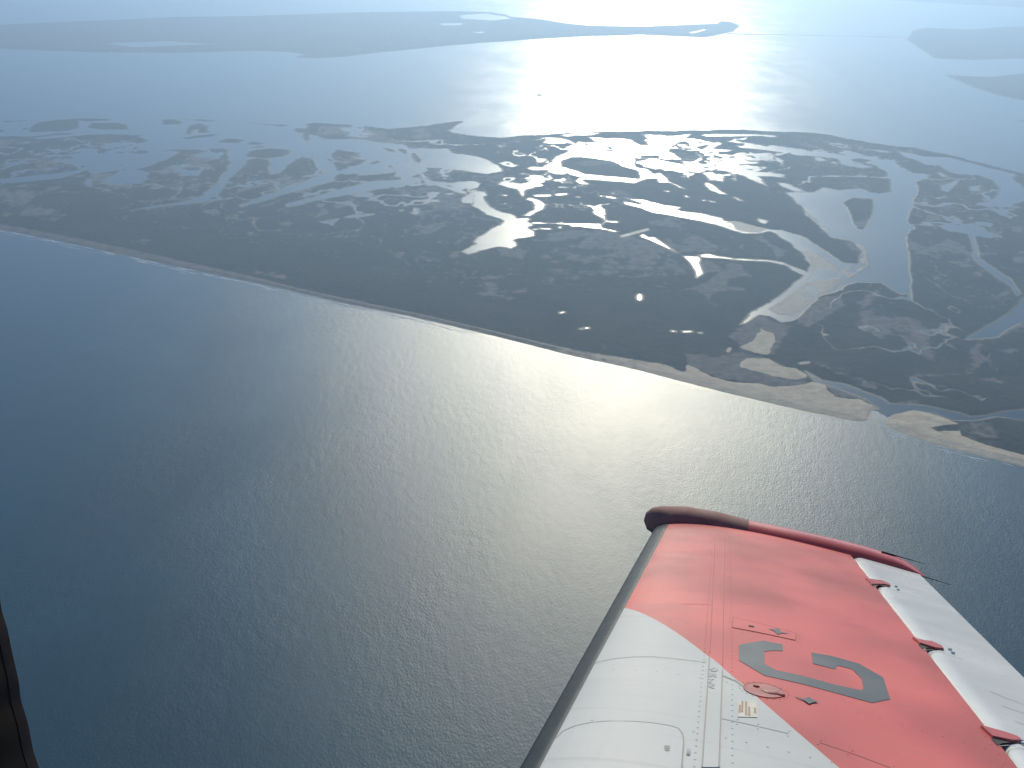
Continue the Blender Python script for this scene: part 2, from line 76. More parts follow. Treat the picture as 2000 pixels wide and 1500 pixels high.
ISLANDS = [[(-2176.4,4801.9),(-2197.7,4929.7),(-2134.1,5003.7),(-2046.0,5020.1),(-1972.3,4838.6),(-2002.4,4763.6),(-2136.2,4717.1)],[(-2102.6,5019.6),(-2056.9,5048.5),(-1912.4,5070.4),(-1895.3,5035.5),(-1988.7,4993.1)],[(-1950.3,4890.1),(-1958.2,4961.5),(-1857.0,4980.1),(-1792.7,4942.8),(-1762.1,4852.7),(-1861.6,4823.3),(-1925.1,4847.0)],[(-1674.8,5089.2),(-1628.5,5110.7),(-1574.3,5057.1),(-1569.4,5008.1),(-1637.3,4983.4)],[(-1598.7,5124.0),(-1490.6,5133.9),(-1398.8,5115.0),(-1477.9,5087.6)],[(-2205.5,4785.0),(-2193.7,4810.5),(-2175.7,4778.8),(-2192.1,4764.3)],[(-2354.0,4925.5),(-2239.1,4984.1),(-2276.5,4939.8),(-2329.8,4912.8)],[(-2288.7,4758.5),(-2267.3,4750.8),(-2248.1,4697.4),(-2285.2,4690.8),(-2320.7,4729.9)],[(-1483.6,4809.4),(-1515.7,4968.9),(-1487.4,5035.6),(-1430.8,4984.2),(-1398.4,4847.4),(-1427.2,4819.3),(-1460.8,4906.6),(-1476.4,4880.2),(-1453.9,4769.1)],[(-1482.4,4697.5),(-1433.7,4761.4),(-1376.6,4800.7),(-1325.0,4802.9),(-1363.3,4751.2),(-1437.0,4694.4)],[(-1305.6,4651.8),(-1287.8,4720.0),(-1243.2,4738.7),(-1194.4,4703.2),(-1220.1,4645.0),(-1276.6,4641.8)],[(-1170.4,4621.5),(-1157.1,4677.0),(-1098.9,4654.7),(-1125.9,4618.5)],[(-1297.8,5095.5),(-1253.6,5091.0),(-1162.8,5070.0),(-1077.4,5073.1),(-1108.3,5037.8),(-1228.6,5065.5)],[(-1035.6,4935.0),(-1031.2,5007.7),(-976.6,4993.3),(-961.3,4936.3),(-995.3,4895.2)],[(-1132.1,4425.4),(-1125.7,4505.5),(-1051.4,4558.3),(-970.0,4541.1),(-953.8,4503.5),(-977.4,4411.5),(-1022.1,4366.3),(-1119.2,4388.9)],[(-1143.6,4563.5),(-1105.8,4607.2),(-1092.8,4588.5),(-1128.8,4555.7)],[(-466.1,4552.6),(-442.4,4576.6),(-406.1,4463.9),(-403.5,4388.4),(-430.0,4403.0)],[(-528.2,4644.6),(-491.5,4629.9),(-466.1,4552.6),(-495.9,4547.8)],[(-591.2,4655.1),(-543.2,4621.4),(-518.2,4554.2),(-556.8,4588.4)],[(171.7,4459.2),(182.2,4527.9),(219.0,4592.7),(262.9,4599.7),(322.9,4579.5),(381.7,4549.6),(425.9,4451.5),(475.8,4394.5),(479.7,4323.2),(485.5,4254.3),(469.8,4238.3),(410.1,4251.8),(321.9,4273.4),(265.6,4291.2),(230.6,4339.2),(191.0,4396.8),(172.5,4412.5)],[(660.2,4840.7),(714.0,4849.6),(758.2,4771.5),(766.4,4669.9),(738.1,4625.4),(685.0,4657.0),(672.7,4736.8)],[(508.4,5016.7),(548.2,5142.2),(568.3,5050.3),(576.0,4936.9),(543.4,4886.8),(521.3,4950.2)],[(518.9,4675.0),(604.6,4688.7),(594.0,4632.5),(518.1,4620.4)],[(1263.7,4056.3),(1344.3,4052.1),(1325.1,3959.3),(1288.5,3846.9),(1246.3,3739.1),(1176.8,3589.0),(1167.7,3619.1),(1175.0,3729.9),(1200.1,3870.4),(1210.6,3980.9)],[(1397.6,4285.1),(1457.3,4362.5),(1501.8,4351.6),(1450.1,4168.8),(1403.5,4146.3),(1374.1,4182.3)]]
PONDS = [[(132.0,4176.8),(184.8,4201.5),(179.5,4158.7),(135.5,4152.3)],[(620.8,3998.0),(629.1,4002.2),(638.6,3973.1),(625.0,3971.2)],[(680.5,3945.8),(693.6,3944.6),(691.4,3929.5),(681.7,3928.2)],[(705.8,3937.4),(727.7,3919.7),(722.0,3907.2),(705.5,3922.5)],[(552.0,4069.3),(574.5,4061.4),(568.5,4043.3),(554.1,4053.8)],[(301.0,3956.6),(315.9,3951.1),(313.3,3940.2),(302.0,3941.7)],[(317.9,3952.9),(340.3,3947.0),(365.3,3924.9),(353.2,3914.3),(324.0,3929.7)],[(53.2,3931.2),(119.8,3946.6),(121.1,3916.6),(73.8,3904.1),(58.7,3905.0)],[(133.3,3957.6),(181.5,3975.1),(182.5,3947.7),(138.3,3928.0)],[(212.4,3933.8),(227.2,3925.3),(222.8,3909.7),(215.4,3914.7)],[(108.9,4233.0),(121.4,4252.2),(132.4,4193.8),(124.2,4184.1)],[(149.4,4069.4),(188.3,4065.3),(184.1,4053.6),(152.9,4053.9)],[(208.0,4068.1),(218.4,4085.7),(213.1,4049.8)],[(351.8,4002.0),(357.6,4002.8),(356.6,3988.8),(351.6,3988.1)],[(1291.2,4749.3),(1314.1,4769.4),(1333.0,4715.3),(1297.1,4685.6)],[(1336.6,4652.1),(1361.7,4687.7),(1366.3,4644.1)],[(1445.1,4629.8),(1473.2,4641.9),(1502.0,4607.6),(1458.6,4577.9),(1435.4,4582.0)],[(803.6,4005.0),(815.1,4000.5),(835.5,3943.2),(819.0,3952.9)],[(517.8,3235.7),(565.6,3235.9),(569.9,3210.3),(559.1,3168.0),(557.0,3069.1),(529.2,3023.4),(535.0,3086.0),(530.5,3164.8)],[(404.1,3451.2),(418.4,3458.9),(429.1,3430.7),(449.5,3433.2),(476.9,3350.5),(500.5,3276.3),(484.2,3301.5),(446.0,3369.4),(423.3,3406.7),(405.3,3427.8)],[(337.0,3433.6),(437.6,3532.8),(437.9,3525.4),(338.1,3426.7)],[(340.5,3422.3),(438.8,3520.6),(439.9,3514.6),(343.5,3418.0)],[(354.4,2838.7),(351.7,2823.3),(347.3,2811.9),(342.3,2807.4),(338.2,2811.0),(335.8,2821.7),(336.0,2836.8),(338.6,2852.3),(343.0,2864.0),(348.1,2868.7),(352.3,2865.0),(354.6,2854.0)],[(48.2,3479.2),(70.4,3485.6),(66.8,3469.4),(49.9,3469.7)],[(73.9,3494.6),(111.4,3493.2),(112.8,3478.8),(77.1,3479.2)],[(137.6,3518.6),(146.2,3522.2),(146.3,3497.6),(137.3,3494.0)],[(144.9,3574.7),(152.9,3575.7),(152.3,3552.9),(144.3,3551.9)],[(118.0,2695.1),(132.6,2704.7),(133.7,2693.9),(120.1,2684.4)],[(179.8,2590.8),(192.8,2593.3),(192.2,2581.8),(180.7,2580.7)],[(168.8,2582.1),(174.8,2582.7),(174.5,2575.1),(169.0,2574.6)],[(403.1,2592.0),(415.7,2589.4),(413.7,2580.4),(402.9,2581.9)],[(432.0,2590.9),(456.9,2594.6),(456.3,2583.2),(431.8,2578.4)],[(472.6,2584.8),(481.2,2584.3),(479.2,2576.6),(472.9,2577.3)],[(689.7,2405.1),(715.3,2412.9),(708.5,2402.4),(689.9,2396.4)],[(526.9,2464.8),(535.6,2485.4),(536.0,2479.6),(527.9,2458.0)],[(-655.7,3472.6),(-623.9,3505.4),(-600.8,3521.0),(-606.8,3464.0),(-607.8,3439.4),(-615.8,3456.7)],[(-581.8,3542.6),(-556.0,3578.2),(-492.6,3599.6),(-489.2,3586.9),(-530.9,3549.1),(-570.1,3533.8)],[(-409.5,3657.1),(-400.8,3658.3),(-397.3,3642.6),(-406.1,3641.5)],[(-1585.4,3869.9),(-1599.1,3946.8),(-1579.0,3933.8),(-1539.1,3830.5),(-1547.1,3817.3)],[(-1526.1,3820.3),(-1504.0,3820.4),(-1494.3,3803.8),(-1511.8,3801.3)],[(-1492.8,3810.0),(-1471.8,3802.5),(-1450.5,3768.4),(-1463.7,3769.5)],[(1757.9,4548.0),(1777.1,4543.4),(1777.1,4470.0),(1753.7,4466.6)],[(1810.0,4307.2),(1857.3,4327.5),(1818.1,4241.8),(1783.9,4237.0)],[(1693.7,4304.1),(1724.6,4335.7),(1793.9,4408.3),(1791.2,4386.9),(1728.7,4282.1),(1683.5,4209.7),(1667.9,4220.6)],[(1512.5,3464.7),(1501.4,3399.9),(1458.0,3299.2),(1447.8,3306.5),(1488.8,3380.6),(1504.0,3463.7)]]
FLATS = [[(912.4,3343.6),(961.9,3311.1),(986.1,3185.8),(970.4,3064.3),(917.5,2962.2),(849.3,2893.8),(797.2,2800.8),(741.2,2725.7),(704.9,2735.7),(683.8,2775.2),(739.4,2852.7),(815.3,2967.1),(884.4,3105.2),(910.0,3212.9)],[(1033.9,3920.1),(1059.3,3715.1),(1079.1,3516.0),(1136.9,3417.8),(1090.1,3197.4),(990.9,3064.2),(979.1,3135.1),(1104.4,3303.4),(1054.8,3555.4),(1030.2,3744.7)],[(716.3,3645.0),(767.0,3651.5),(813.9,3599.9),(849.2,3566.8),(806.3,3524.7),(758.2,3524.9),(724.7,3569.9)]]
SAND = [[(-4149.0,4558.9),(-3155.6,4072.4),(-2095.8,3551.9),(-1646.1,3320.0),(-1354.5,3196.8),(-986.1,3017.4),(-731.9,2890.7),(-568.7,2790.5),(-439.6,2733.6),(-274.5,2651.9),(-97.2,2558.2),(59.6,2479.1),(152.9,2434.6),(268.1,2393.6),(362.7,2361.5),(394.5,2324.8),(430.1,2321.9),(494.6,2277.5),(549.5,2225.5),(531.3,2130.3),(346.7,2222.4),(148.4,2321.2),(-92.7,2458.2),(-422.9,2621.9),(-938.1,2854.9),(-1569.7,3149.0),(-3842.7,4192.5)],[(412.4,2369.0),(452.6,2311.9),(472.5,2287.2),(516.5,2267.8),(568.5,2269.4),(587.7,2248.3),(631.8,2257.7),(674.4,2269.8),(696.2,2291.8),(718.4,2276.4),(712.2,2241.9),(724.8,2209.9),(747.0,2198.1),(779.0,2198.1),(796.2,2178.0),(806.1,2157.8),(802.1,2136.7),(755.5,2082.6),(700.5,2073.3),(643.4,2108.7),(565.1,2159.2),(460.3,2209.8),(397.2,2254.8)],[(535.4,2361.4),(565.7,2420.3),(617.4,2418.6),(639.6,2382.9),(673.9,2361.3),(690.1,2326.5),(681.0,2308.0),(650.5,2299.6),(610.6,2313.7),(576.4,2334.6)],[(559.8,2485.1),(601.2,2529.5),(619.8,2559.0),(639.1,2618.0),(666.7,2584.6),(659.0,2534.9),(640.0,2492.5),(622.7,2444.8),(594.7,2455.3)],[(791.8,2080.5),(813.7,2108.4),(859.6,2143.2),(900.5,2160.2),(941.2,2118.5),(961.7,2089.5),(902.5,2073.7),(892.6,2067.0),(903.7,2055.1),(950.6,2058.8),(948.9,2033.6),(974.8,2002.9),(1015.2,1974.2),(1043.0,1952.9),(1214.8,1861.7),(1182.0,1797.3),(1018.6,1894.6),(960.5,1927.7),(863.9,1982.6),(789.9,2042.1)]]
MUD = [[(539.0,2558.4),(591.8,2635.4),(629.2,2706.9),(653.8,2720.9),(675.0,2703.7),(696.3,2675.3),(722.7,2648.0),(705.8,2595.5),(683.1,2551.0),(663.3,2494.6),(638.0,2446.2),(607.4,2443.4),(554.8,2471.3),(564.6,2512.5),(540.4,2551.6)],[(409.9,2445.0),(493.6,2420.3),(549.9,2457.7),(596.0,2435.9),(642.3,2395.6),(696.4,2333.1),(672.7,2272.5),(632.4,2260.6),(583.6,2250.8),(540.4,2269.9),(473.0,2290.1),(411.5,2362.7)],[(716.0,2276.2),(775.6,2269.8),(805.8,2227.5),(808.6,2173.7),(779.0,2198.1),(724.8,2209.9)],[(756.7,2727.2),(817.8,2846.1),(857.7,2892.6),(913.4,2906.9),(922.3,2831.9),(867.2,2761.7),(801.5,2685.6),(770.3,2645.2),(738.8,2671.9)],[(-69.2,3252.6),(-34.3,3267.6),(-14.6,3237.5),(-2.1,3260.5),(23.7,3242.0),(36.4,3286.9),(46.2,3332.7),(42.8,3244.2),(17.9,3131.8),(5.3,3155.9),(-32.1,3156.7),(-53.8,3149.1)],[(46.3,3355.3),(82.4,3348.3),(103.5,3432.1),(172.2,3476.5),(226.8,3483.3),(285.5,3442.6),(270.5,3417.2),(181.8,3371.7),(108.3,3328.9),(65.9,3335.0),(49.4,3310.6)],[(-207.2,3162.3),(-194.3,3205.7),(-171.7,3197.8),(-171.3,3135.6),(-197.6,3112.3)],[(231.8,3192.2),(284.7,3229.8),(343.2,3323.4),(363.8,3260.3),(339.1,3194.2),(269.2,3186.2)],[(-75.0,3569.5),(-46.9,3560.4),(-56.4,3521.4),(-70.5,3532.1)],[(407.0,3376.0),(455.6,3336.8),(443.5,3227.1),(400.9,3120.1),(360.8,3155.7),(313.6,3276.0)],[(562.0,3188.7),(587.6,3212.3),(600.5,3172.7),(589.4,3121.4),(559.7,3108.2)],[(554.8,2993.7),(616.0,3094.9),(646.9,3188.1),(685.0,3172.1),(686.2,3093.0),(706.9,3056.9),(701.0,3042.1),(663.6,3052.2),(621.6,3000.9),(609.3,2963.2),(666.1,2951.3),(654.9,2906.0),(616.5,2919.5),(586.9,2898.9),(553.4,2869.5),(539.7,2817.7),(558.9,2778.7),(527.0,2808.1),(525.5,2875.2),(495.3,2906.7),(465.9,2903.6),(519.4,2953.6)],[(406.2,2888.6),(431.2,2904.3),(449.0,2884.4),(422.3,2877.3)],[(773.7,3478.7),(818.9,3484.2),(830.7,3392.7),(864.3,3318.8),(821.3,3239.1),(804.0,3247.6),(817.8,3346.3),(786.4,3421.7)],[(961.6,2860.8),(1036.0,2943.7),(1070.8,3026.1),(989.0,2834.5),(946.0,2787.5),(978.0,2762.8),(1004.5,2738.0),(1012.9,2672.3),(936.2,2651.9),(904.3,2655.3),(942.9,2691.8),(912.5,2702.1)],[(935.6,2842.1),(976.8,2891.2),(1043.5,2982.3),(1075.1,3024.5),(1048.2,2944.9),(995.1,2848.2),(961.2,2835.9)],[(942.5,2790.5),(987.7,2812.3),(978.4,2760.2),(934.6,2751.6)],[(910.3,2695.7),(947.3,2723.8),(1006.8,2746.2),(1016.2,2681.9),(985.5,2695.0),(958.6,2692.4),(955.4,2652.3),(901.0,2631.4),(921.2,2672.7)],[(1018.1,2764.1),(1067.7,2752.2),(1093.0,2721.7),(1088.3,2672.9),(1089.6,2626.2),(1056.8,2562.8),(1039.2,2447.5),(1026.5,2426.0),(1007.7,2465.3),(986.1,2498.4),(998.7,2572.2),(982.4,2555.9),(996.9,2602.1),(961.1,2614.0),(1013.5,2619.0),(1045.3,2700.8)],[(905.3,2343.3),(958.5,2363.9),(989.4,2363.4),(1021.9,2359.8),(1060.3,2372.8),(1103.2,2383.0),(1099.4,2373.0),(1032.9,2354.3),(994.5,2347.8),(936.1,2326.9)],[(1135.3,2512.0),(1174.9,2573.8),(1206.9,2591.6),(1172.1,2515.3),(1172.2,2459.4),(1141.8,2436.2),(1112.6,2387.1),(1077.7,2377.6),(1122.4,2441.3)],[(1088.4,2565.7),(1107.2,2563.8),(1120.7,2532.2),(1109.5,2523.9),(1090.4,2547.5)],[(1260.6,2642.4),(1319.5,2703.1),(1373.1,2740.8),(1365.4,2715.6),(1299.5,2653.8),(1266.1,2627.5)],[(1203.5,2539.8),(1252.0,2537.0),(1301.9,2570.7),(1292.4,2547.9),(1239.9,2507.3),(1223.2,2520.0)],[(1357.7,3270.2),(1402.8,3281.0),(1445.6,3331.3),(1418.6,3249.4),(1424.2,3228.1),(1381.2,3212.5)],[(1381.0,3148.7),(1436.1,3197.1),(1414.3,3131.6),(1384.1,3112.9)],[(1571.3,3322.8),(1600.7,3360.7),(1628.9,3352.4),(1599.0,3280.8),(1556.9,3270.5)],[(1365.9,2940.6),(1433.0,3013.8),(1444.8,2995.9),(1374.6,2923.1)],[(1095.0,2340.6),(1134.8,2350.3),(1172.3,2328.3),(1141.9,2316.4)],[(1448.9,3691.3),(1481.9,3737.3),(1473.6,3663.6),(1440.2,3649.3)],[(1426.2,3519.9),(1449.8,3532.3),(1470.8,3469.0),(1409.7,3389.1),(1378.3,3367.8),(1410.2,3443.4)],[(1398.6,3695.4),(1479.8,3834.4),(1552.2,3854.9),(1511.8,3773.1),(1461.5,3745.3)],[(1374.2,3620.9),(1420.0,3606.7),(1415.3,3576.5),(1384.9,3602.3)],[(1558.7,3535.9),(1568.3,3518.1),(1526.1,3367.4),(1520.5,3366.7)],[(1728.3,3716.2),(1792.3,3745.1),(1747.1,3637.1),(1714.0,3653.0)],[(1590.7,3357.4),(1663.4,3436.9),(1647.6,3399.1),(1584.1,3322.1)],[(-323.5,3403.0),(-290.9,3491.7),(-245.4,3522.4),(-235.2,3474.2),(-264.1,3410.3),(-307.2,3369.8)],[(-576.5,3359.9),(-556.0,3397.8),(-550.0,3317.0),(-567.8,3326.3)],[(-737.0,4354.9),(-696.9,4475.9),(-656.7,4462.8),(-663.9,4366.3),(-708.3,4304.0)],[(-650.5,3707.0),(-579.5,3787.6),(-586.5,3688.0),(-632.5,3641.0)],[(-529.2,4088.1),(-511.8,4107.2),(-513.6,4057.5),(-535.6,4046.2)],[(-428.0,3912.4),(-384.7,3933.8),(-395.9,3856.8),(-429.5,3822.7)],[(-343.6,3693.0),(-297.0,3783.2),(-297.2,3740.8),(-334.1,3667.1)],[(-456.5,4677.4),(-394.4,4730.2),(-417.8,4642.0)],[(-1018.6,3799.5),(-1025.8,3858.2),(-985.8,3909.9),(-956.1,3945.3),(-921.1,4030.5),(-906.9,4000.2),(-945.8,3900.1),(-969.8,3873.8),(-1011.5,3800.5)],[(-1003.6,4002.1),(-1010.8,4066.6),(-1014.4,4203.1),(-1002.7,4204.9),(-992.0,4069.4),(-992.4,4003.8)],[(-962.1,3544.6),(-931.1,3588.0),(-906.6,3617.9),(-925.6,3536.4)],[(-908.5,3493.9),(-846.9,3508.2),(-885.8,3484.2)],[(-776.6,3418.1),(-761.0,3506.7),(-740.7,3422.6),(-748.9,3397.5)],[(-888.7,3647.4),(-833.8,3724.2),(-857.1,3665.3),(-878.8,3635.1)],[(-1075.8,3555.7),(-1022.2,3589.2),(-1002.3,3526.4),(-1028.9,3510.1)],[(-876.0,4546.4),(-851.5,4653.8),(-755.9,4607.0),(-822.2,4535.0)],[(-976.9,3718.7),(-952.2,3736.3),(-965.0,3699.3)],[(-684.1,3516.6),(-683.2,3647.7),(-635.1,3613.9),(-651.5,3546.4)],[(-1327.0,4226.2),(-1230.7,4259.2),(-1180.1,4160.2),(-1314.8,4157.1)],[(-838.6,4125.9),(-810.9,4147.1),(-809.4,4096.5)],[(-1123.8,3741.3),(-1123.0,3859.6),(-1108.1,3831.5),(-1095.8,3745.2),(-1107.6,3722.1)],[(-1592.5,3868.9),(-1597.5,3963.2),(-1571.8,3934.8),(-1535.6,3815.9)],[(-1646.0,4304.7),(-1640.0,4382.2),(-1609.9,4367.7),(-1628.1,4288.8)],[(-1597.0,4428.4),(-1571.5,4492.7),(-1556.9,4434.9),(-1579.6,4401.7)],[(-1831.7,3993.7),(-1795.5,4074.9),(-1787.4,4017.0),(-1814.4,3979.8)],[(-2096.1,4327.3),(-2065.0,4313.2),(-2007.3,4275.0),(-2033.9,4242.7),(-2056.7,4239.1)],[(-1395.8,3976.8),(-1359.2,4031.3),(-1369.0,3964.6)],[(-1336.9,3829.2),(-1325.7,3899.7),(-1287.3,3836.2)],[(-1803.1,4494.9),(-1765.8,4521.7),(-1756.9,4461.9),(-1777.4,4448.5)],[(-1885.1,4420.7),(-1845.5,4427.2),(-1854.7,4386.2)],[(-1442.1,3844.5),(-1440.9,3906.5),(-1386.4,3822.1),(-1409.7,3803.8)]]
WET = [([(-2183.9,4523.9),(-1721.1,4745.0),(-1320.8,4513.8),(-1110.4,4352.3),(-886.0,4484.7),(-260.7,4741.8),(-112.7,4323.0),(-212.0,3897.3),(-383.1,3729.2),(-565.9,3506.5),(-766.0,3480.9),(-1029.1,3642.2),(-1250.7,3789.1),(-1503.1,3828.1),(-1866.7,3813.9)],0.545),([(147.8,4954.9),(924.3,5135.4),(1207.0,5101.1),(1240.9,4828.7),(993.2,4491.7),(796.0,4326.3),(395.0,4493.9),(186.0,4658.1)],0.74),([(1335.3,5242.9),(1626.1,5056.3),(1862.1,4530.2),(1894.5,4036.0),(1682.5,3482.6),(1527.5,3522.6),(1412.7,3694.5),(1231.0,4021.3),(1148.6,4423.4)],0.58),([(920.3,2856.6),(1156.5,3012.4),(1065.7,2531.5),(960.9,2332.1),(935.5,2661.1)],0.52),([(-996.7,5075.4),(-335.6,5195.5),(-131.9,4929.9),(-257.6,4689.2),(-858.9,4827.3)],0.52),([(-143.5,4604.8),(75.4,4640.2),(163.3,3875.0),(-23.3,3849.4)],0.58)]
FAR = [[(-1514.1,7301.0),(-1345.4,7295.0),(-1166.9,7441.7),(-929.3,7742.0),(-637.0,8076.0),(-355.0,8366.0),(-91.5,8599.9),(146.1,8834.7),(520.0,9083.7),(954.6,9321.9),(1247.8,9301.0),(1479.3,9298.1),(1614.1,9483.9),(1798.4,9806.8),(1967.3,10355.0),(1936.4,10611.1),(1859.0,10723.1),(1770.0,10466.2),(1407.5,10216.5),(1014.7,9963.1),(561.2,9899.7),(341.5,10038.9),(162.9,10287.4),(-117.6,10420.9),(-192.5,10633.3),(-317.2,10786.7),(-511.8,10791.8),(-703.3,10747.4),(-1518.0,10352.6),(-2312.4,9746.0),(-2888.7,9458.1),(-3368.7,9006.5),(-3963.2,8506.6),(-5340.8,7663.5),(-4664.6,6643.5),(-3394.2,7232.9),(-3057.2,7221.1),(-2729.6,7232.5),(-2260.7,7332.3),(-1808.2,7559.1),(-1600.9,7561.5),(-1445.5,7471.4)],[(3275.3,9681.7),(3568.4,10436.9),(3791.4,10765.7),(4201.2,10720.0),(4712.9,11150.9),(8375.0,12693.1),(6088.8,9088.8),(3834.4,8629.7),(3343.4,8418.3),(3080.8,8435.5),(3144.3,8868.1)],[(2838.4,7555.6),(2844.4,7398.0),(2843.7,7077.4),(2886.9,6734.9),(2973.7,6571.0),(4083.1,5926.7),(5666.0,8422.2),(3466.6,7750.0),(3134.0,7532.3)],[(4243.1,14132.0),(4805.1,13925.0),(5947.4,13683.7),(9076.7,13799.5),(14266.7,21981.9),(8836.8,20594.9),(5489.6,17136.2)]]
FARPOND = [[(-586.3,10398.1),(-361.6,10671.1),(-188.5,10443.1),(-115.6,10283.1),(-293.7,10043.7),(-570.7,10126.9)],[(-717.8,9647.6),(-527.1,9751.9),(-539.4,9583.6),(-684.9,9496.2)],[(-407.8,9088.8),(-327.7,9150.0),(-343.8,9036.2)],[(1394.2,9605.0),(1573.6,9936.0),(1600.2,9904.0),(1420.5,9575.0)],[(-2889.0,7675.0),(-2501.6,7903.3),(-2155.9,7825.5),(-2627.8,7524.4)]]
SANDBAR = [[(1717.7,9589.9),(2079.5,9661.6),(2532.1,9724.1),(2989.1,9783.2),(3405.6,9838.9),(3427.7,9906.1),(3001.1,9824.6),(2541.2,9760.9),(2087.8,9702.0),(1731.3,9669.9)]]
SPLIT = [(-4100.0,4500.3),(-3144.3,4056.4),(-2095.8,3551.9),(-1661.2,3353.9),(-1362.5,3217.8),(-990.3,3031.7),(-737.0,2912.9),(-443.3,2757.8),(-277.9,2686.4),(-98.7,2590.6),(59.8,2499.5),(153.3,2444.5),(267.8,2390.4),(359.9,2336.8),(469.7,2269.6),(549.5,2225.5),(647.5,2173.9),(719.5,2145.5),(799.9,2144.3),(833.2,2078.8),(894.8,2035.4),(1039.2,1943.8),(1549.4,1646.2)]
SURF_LEFT = [(-2043.3,3453.4),(-1621.4,3264.9),(-1330.9,3135.0),(-968.2,2956.9),(-721.0,2843.1),(-433.7,2694.2),(-271.8,2625.6),(-96.1,2533.4)]
SURF_RIGHT = [(759.2,2087.8),(800.0,2081.1),(805.8,2057.2),(832.6,2025.9),(869.3,1998.4),(939.5,1954.0),(1023.4,1906.0),(1181.6,1815.6)]
SURF_ALL = [(-3056.4,3932.0),(-2043.3,3453.4),(-1621.4,3264.9),(-1330.9,3135.0),(-968.2,2956.9),(-721.0,2843.1),(-433.7,2694.2),(-271.8,2625.6),(-96.1,2533.4),(59.4,2445.7),(151.2,2392.6),(263.8,2340.5),(354.3,2288.7),(462.5,2223.8),(541.1,2181.2),(637.5,2131.2),(717.7,2097.0),(743.1,2089.0)]
BOAT = [94.9,6149.9]
ISLET = [(2607.5,5858.0),(2694.6,5903.4),(2832.2,5841.9),(2661.8,5824.9)]

# ------------------------------------------------------------------ node helpers
def mat(name):
    m = bpy.data.materials.new(name); m.use_nodes = True
    t = m.node_tree; b = t.nodes['Principled BSDF']
    return m, t, b
def node(t, typ, **kw):
    n = t.nodes.new(typ)
    for k, v in kw.items():
        if hasattr(n, k): setattr(n, k, v)
        else: n.inputs[k.replace('_', ' ')].default_value = v
    return n
def math_(t, op, a, b=None, clamp=False):
    n = t.nodes.new('ShaderNodeMath'); n.operation = op; n.use_clamp = clamp
    for i, v in enumerate((a, b)):
        if v is None: continue
        if isinstance(v, (int, float)): n.inputs[i].default_value = v
        else: t.links.new(v, n.inputs[i])
    return n.outputs[0]
def mix(t, fac, a, b):
    n = t.nodes.new('ShaderNodeMix'); n.data_type = 'RGBA'
    for sock, v in ((n.inputs[0], fac), (n.inputs[6], a), (n.inputs[7], b)):
        if isinstance(v, (int, float)): sock.default_value = v
        elif isinstance(v, tuple): sock.default_value = v + (1,) if len(v) == 3 else v
        else: t.links.new(v, sock)
    return n.outputs[2]
def noise(t, vec, scale, detail=4, rough=.55, dim='2D'):
    n = t.nodes.new('ShaderNodeTexNoise'); n.noise_dimensions = dim
    n.inputs['Scale'].default_value = scale; n.inputs['Detail'].default_value = detail; n.inputs['Roughness'].default_value = rough
    if vec is not None: t.links.new(vec, n.inputs['Vector'])
    return n.outputs['Fac']
def ramp(t, v, a, b, lo=0.0, hi=1.0):
    n = t.nodes.new('ShaderNodeMapRange'); n.interpolation_type = 'SMOOTHSTEP'
    n.inputs[1].default_value = a; n.inputs[2].default_value = b; n.inputs[3].default_value = lo; n.inputs[4].default_value = hi
    t.links.new(v, n.inputs[0]); return n.outputs[0]
def coords(t):
    return t.nodes.new('ShaderNodeTexCoord').outputs['Object']
def mapping(t, vec, scale=(1, 1, 1), rot=0.0):
    n = t.nodes.new('ShaderNodeMapping'); n.inputs['Scale'].default_value = scale; n.inputs['Rotation'].default_value = (0, 0, rot)
    t.links.new(vec, n.inputs[0]); return n.outputs[0]
def bump(t, b, h, strength, dist):
    n = t.nodes.new('ShaderNodeBump'); n.inputs['Strength'].default_value = strength; n.inputs['Distance'].default_value = dist
    t.links.new(h, n.inputs['Height']); t.links.new(n.outputs[0], b.inputs['Normal'])

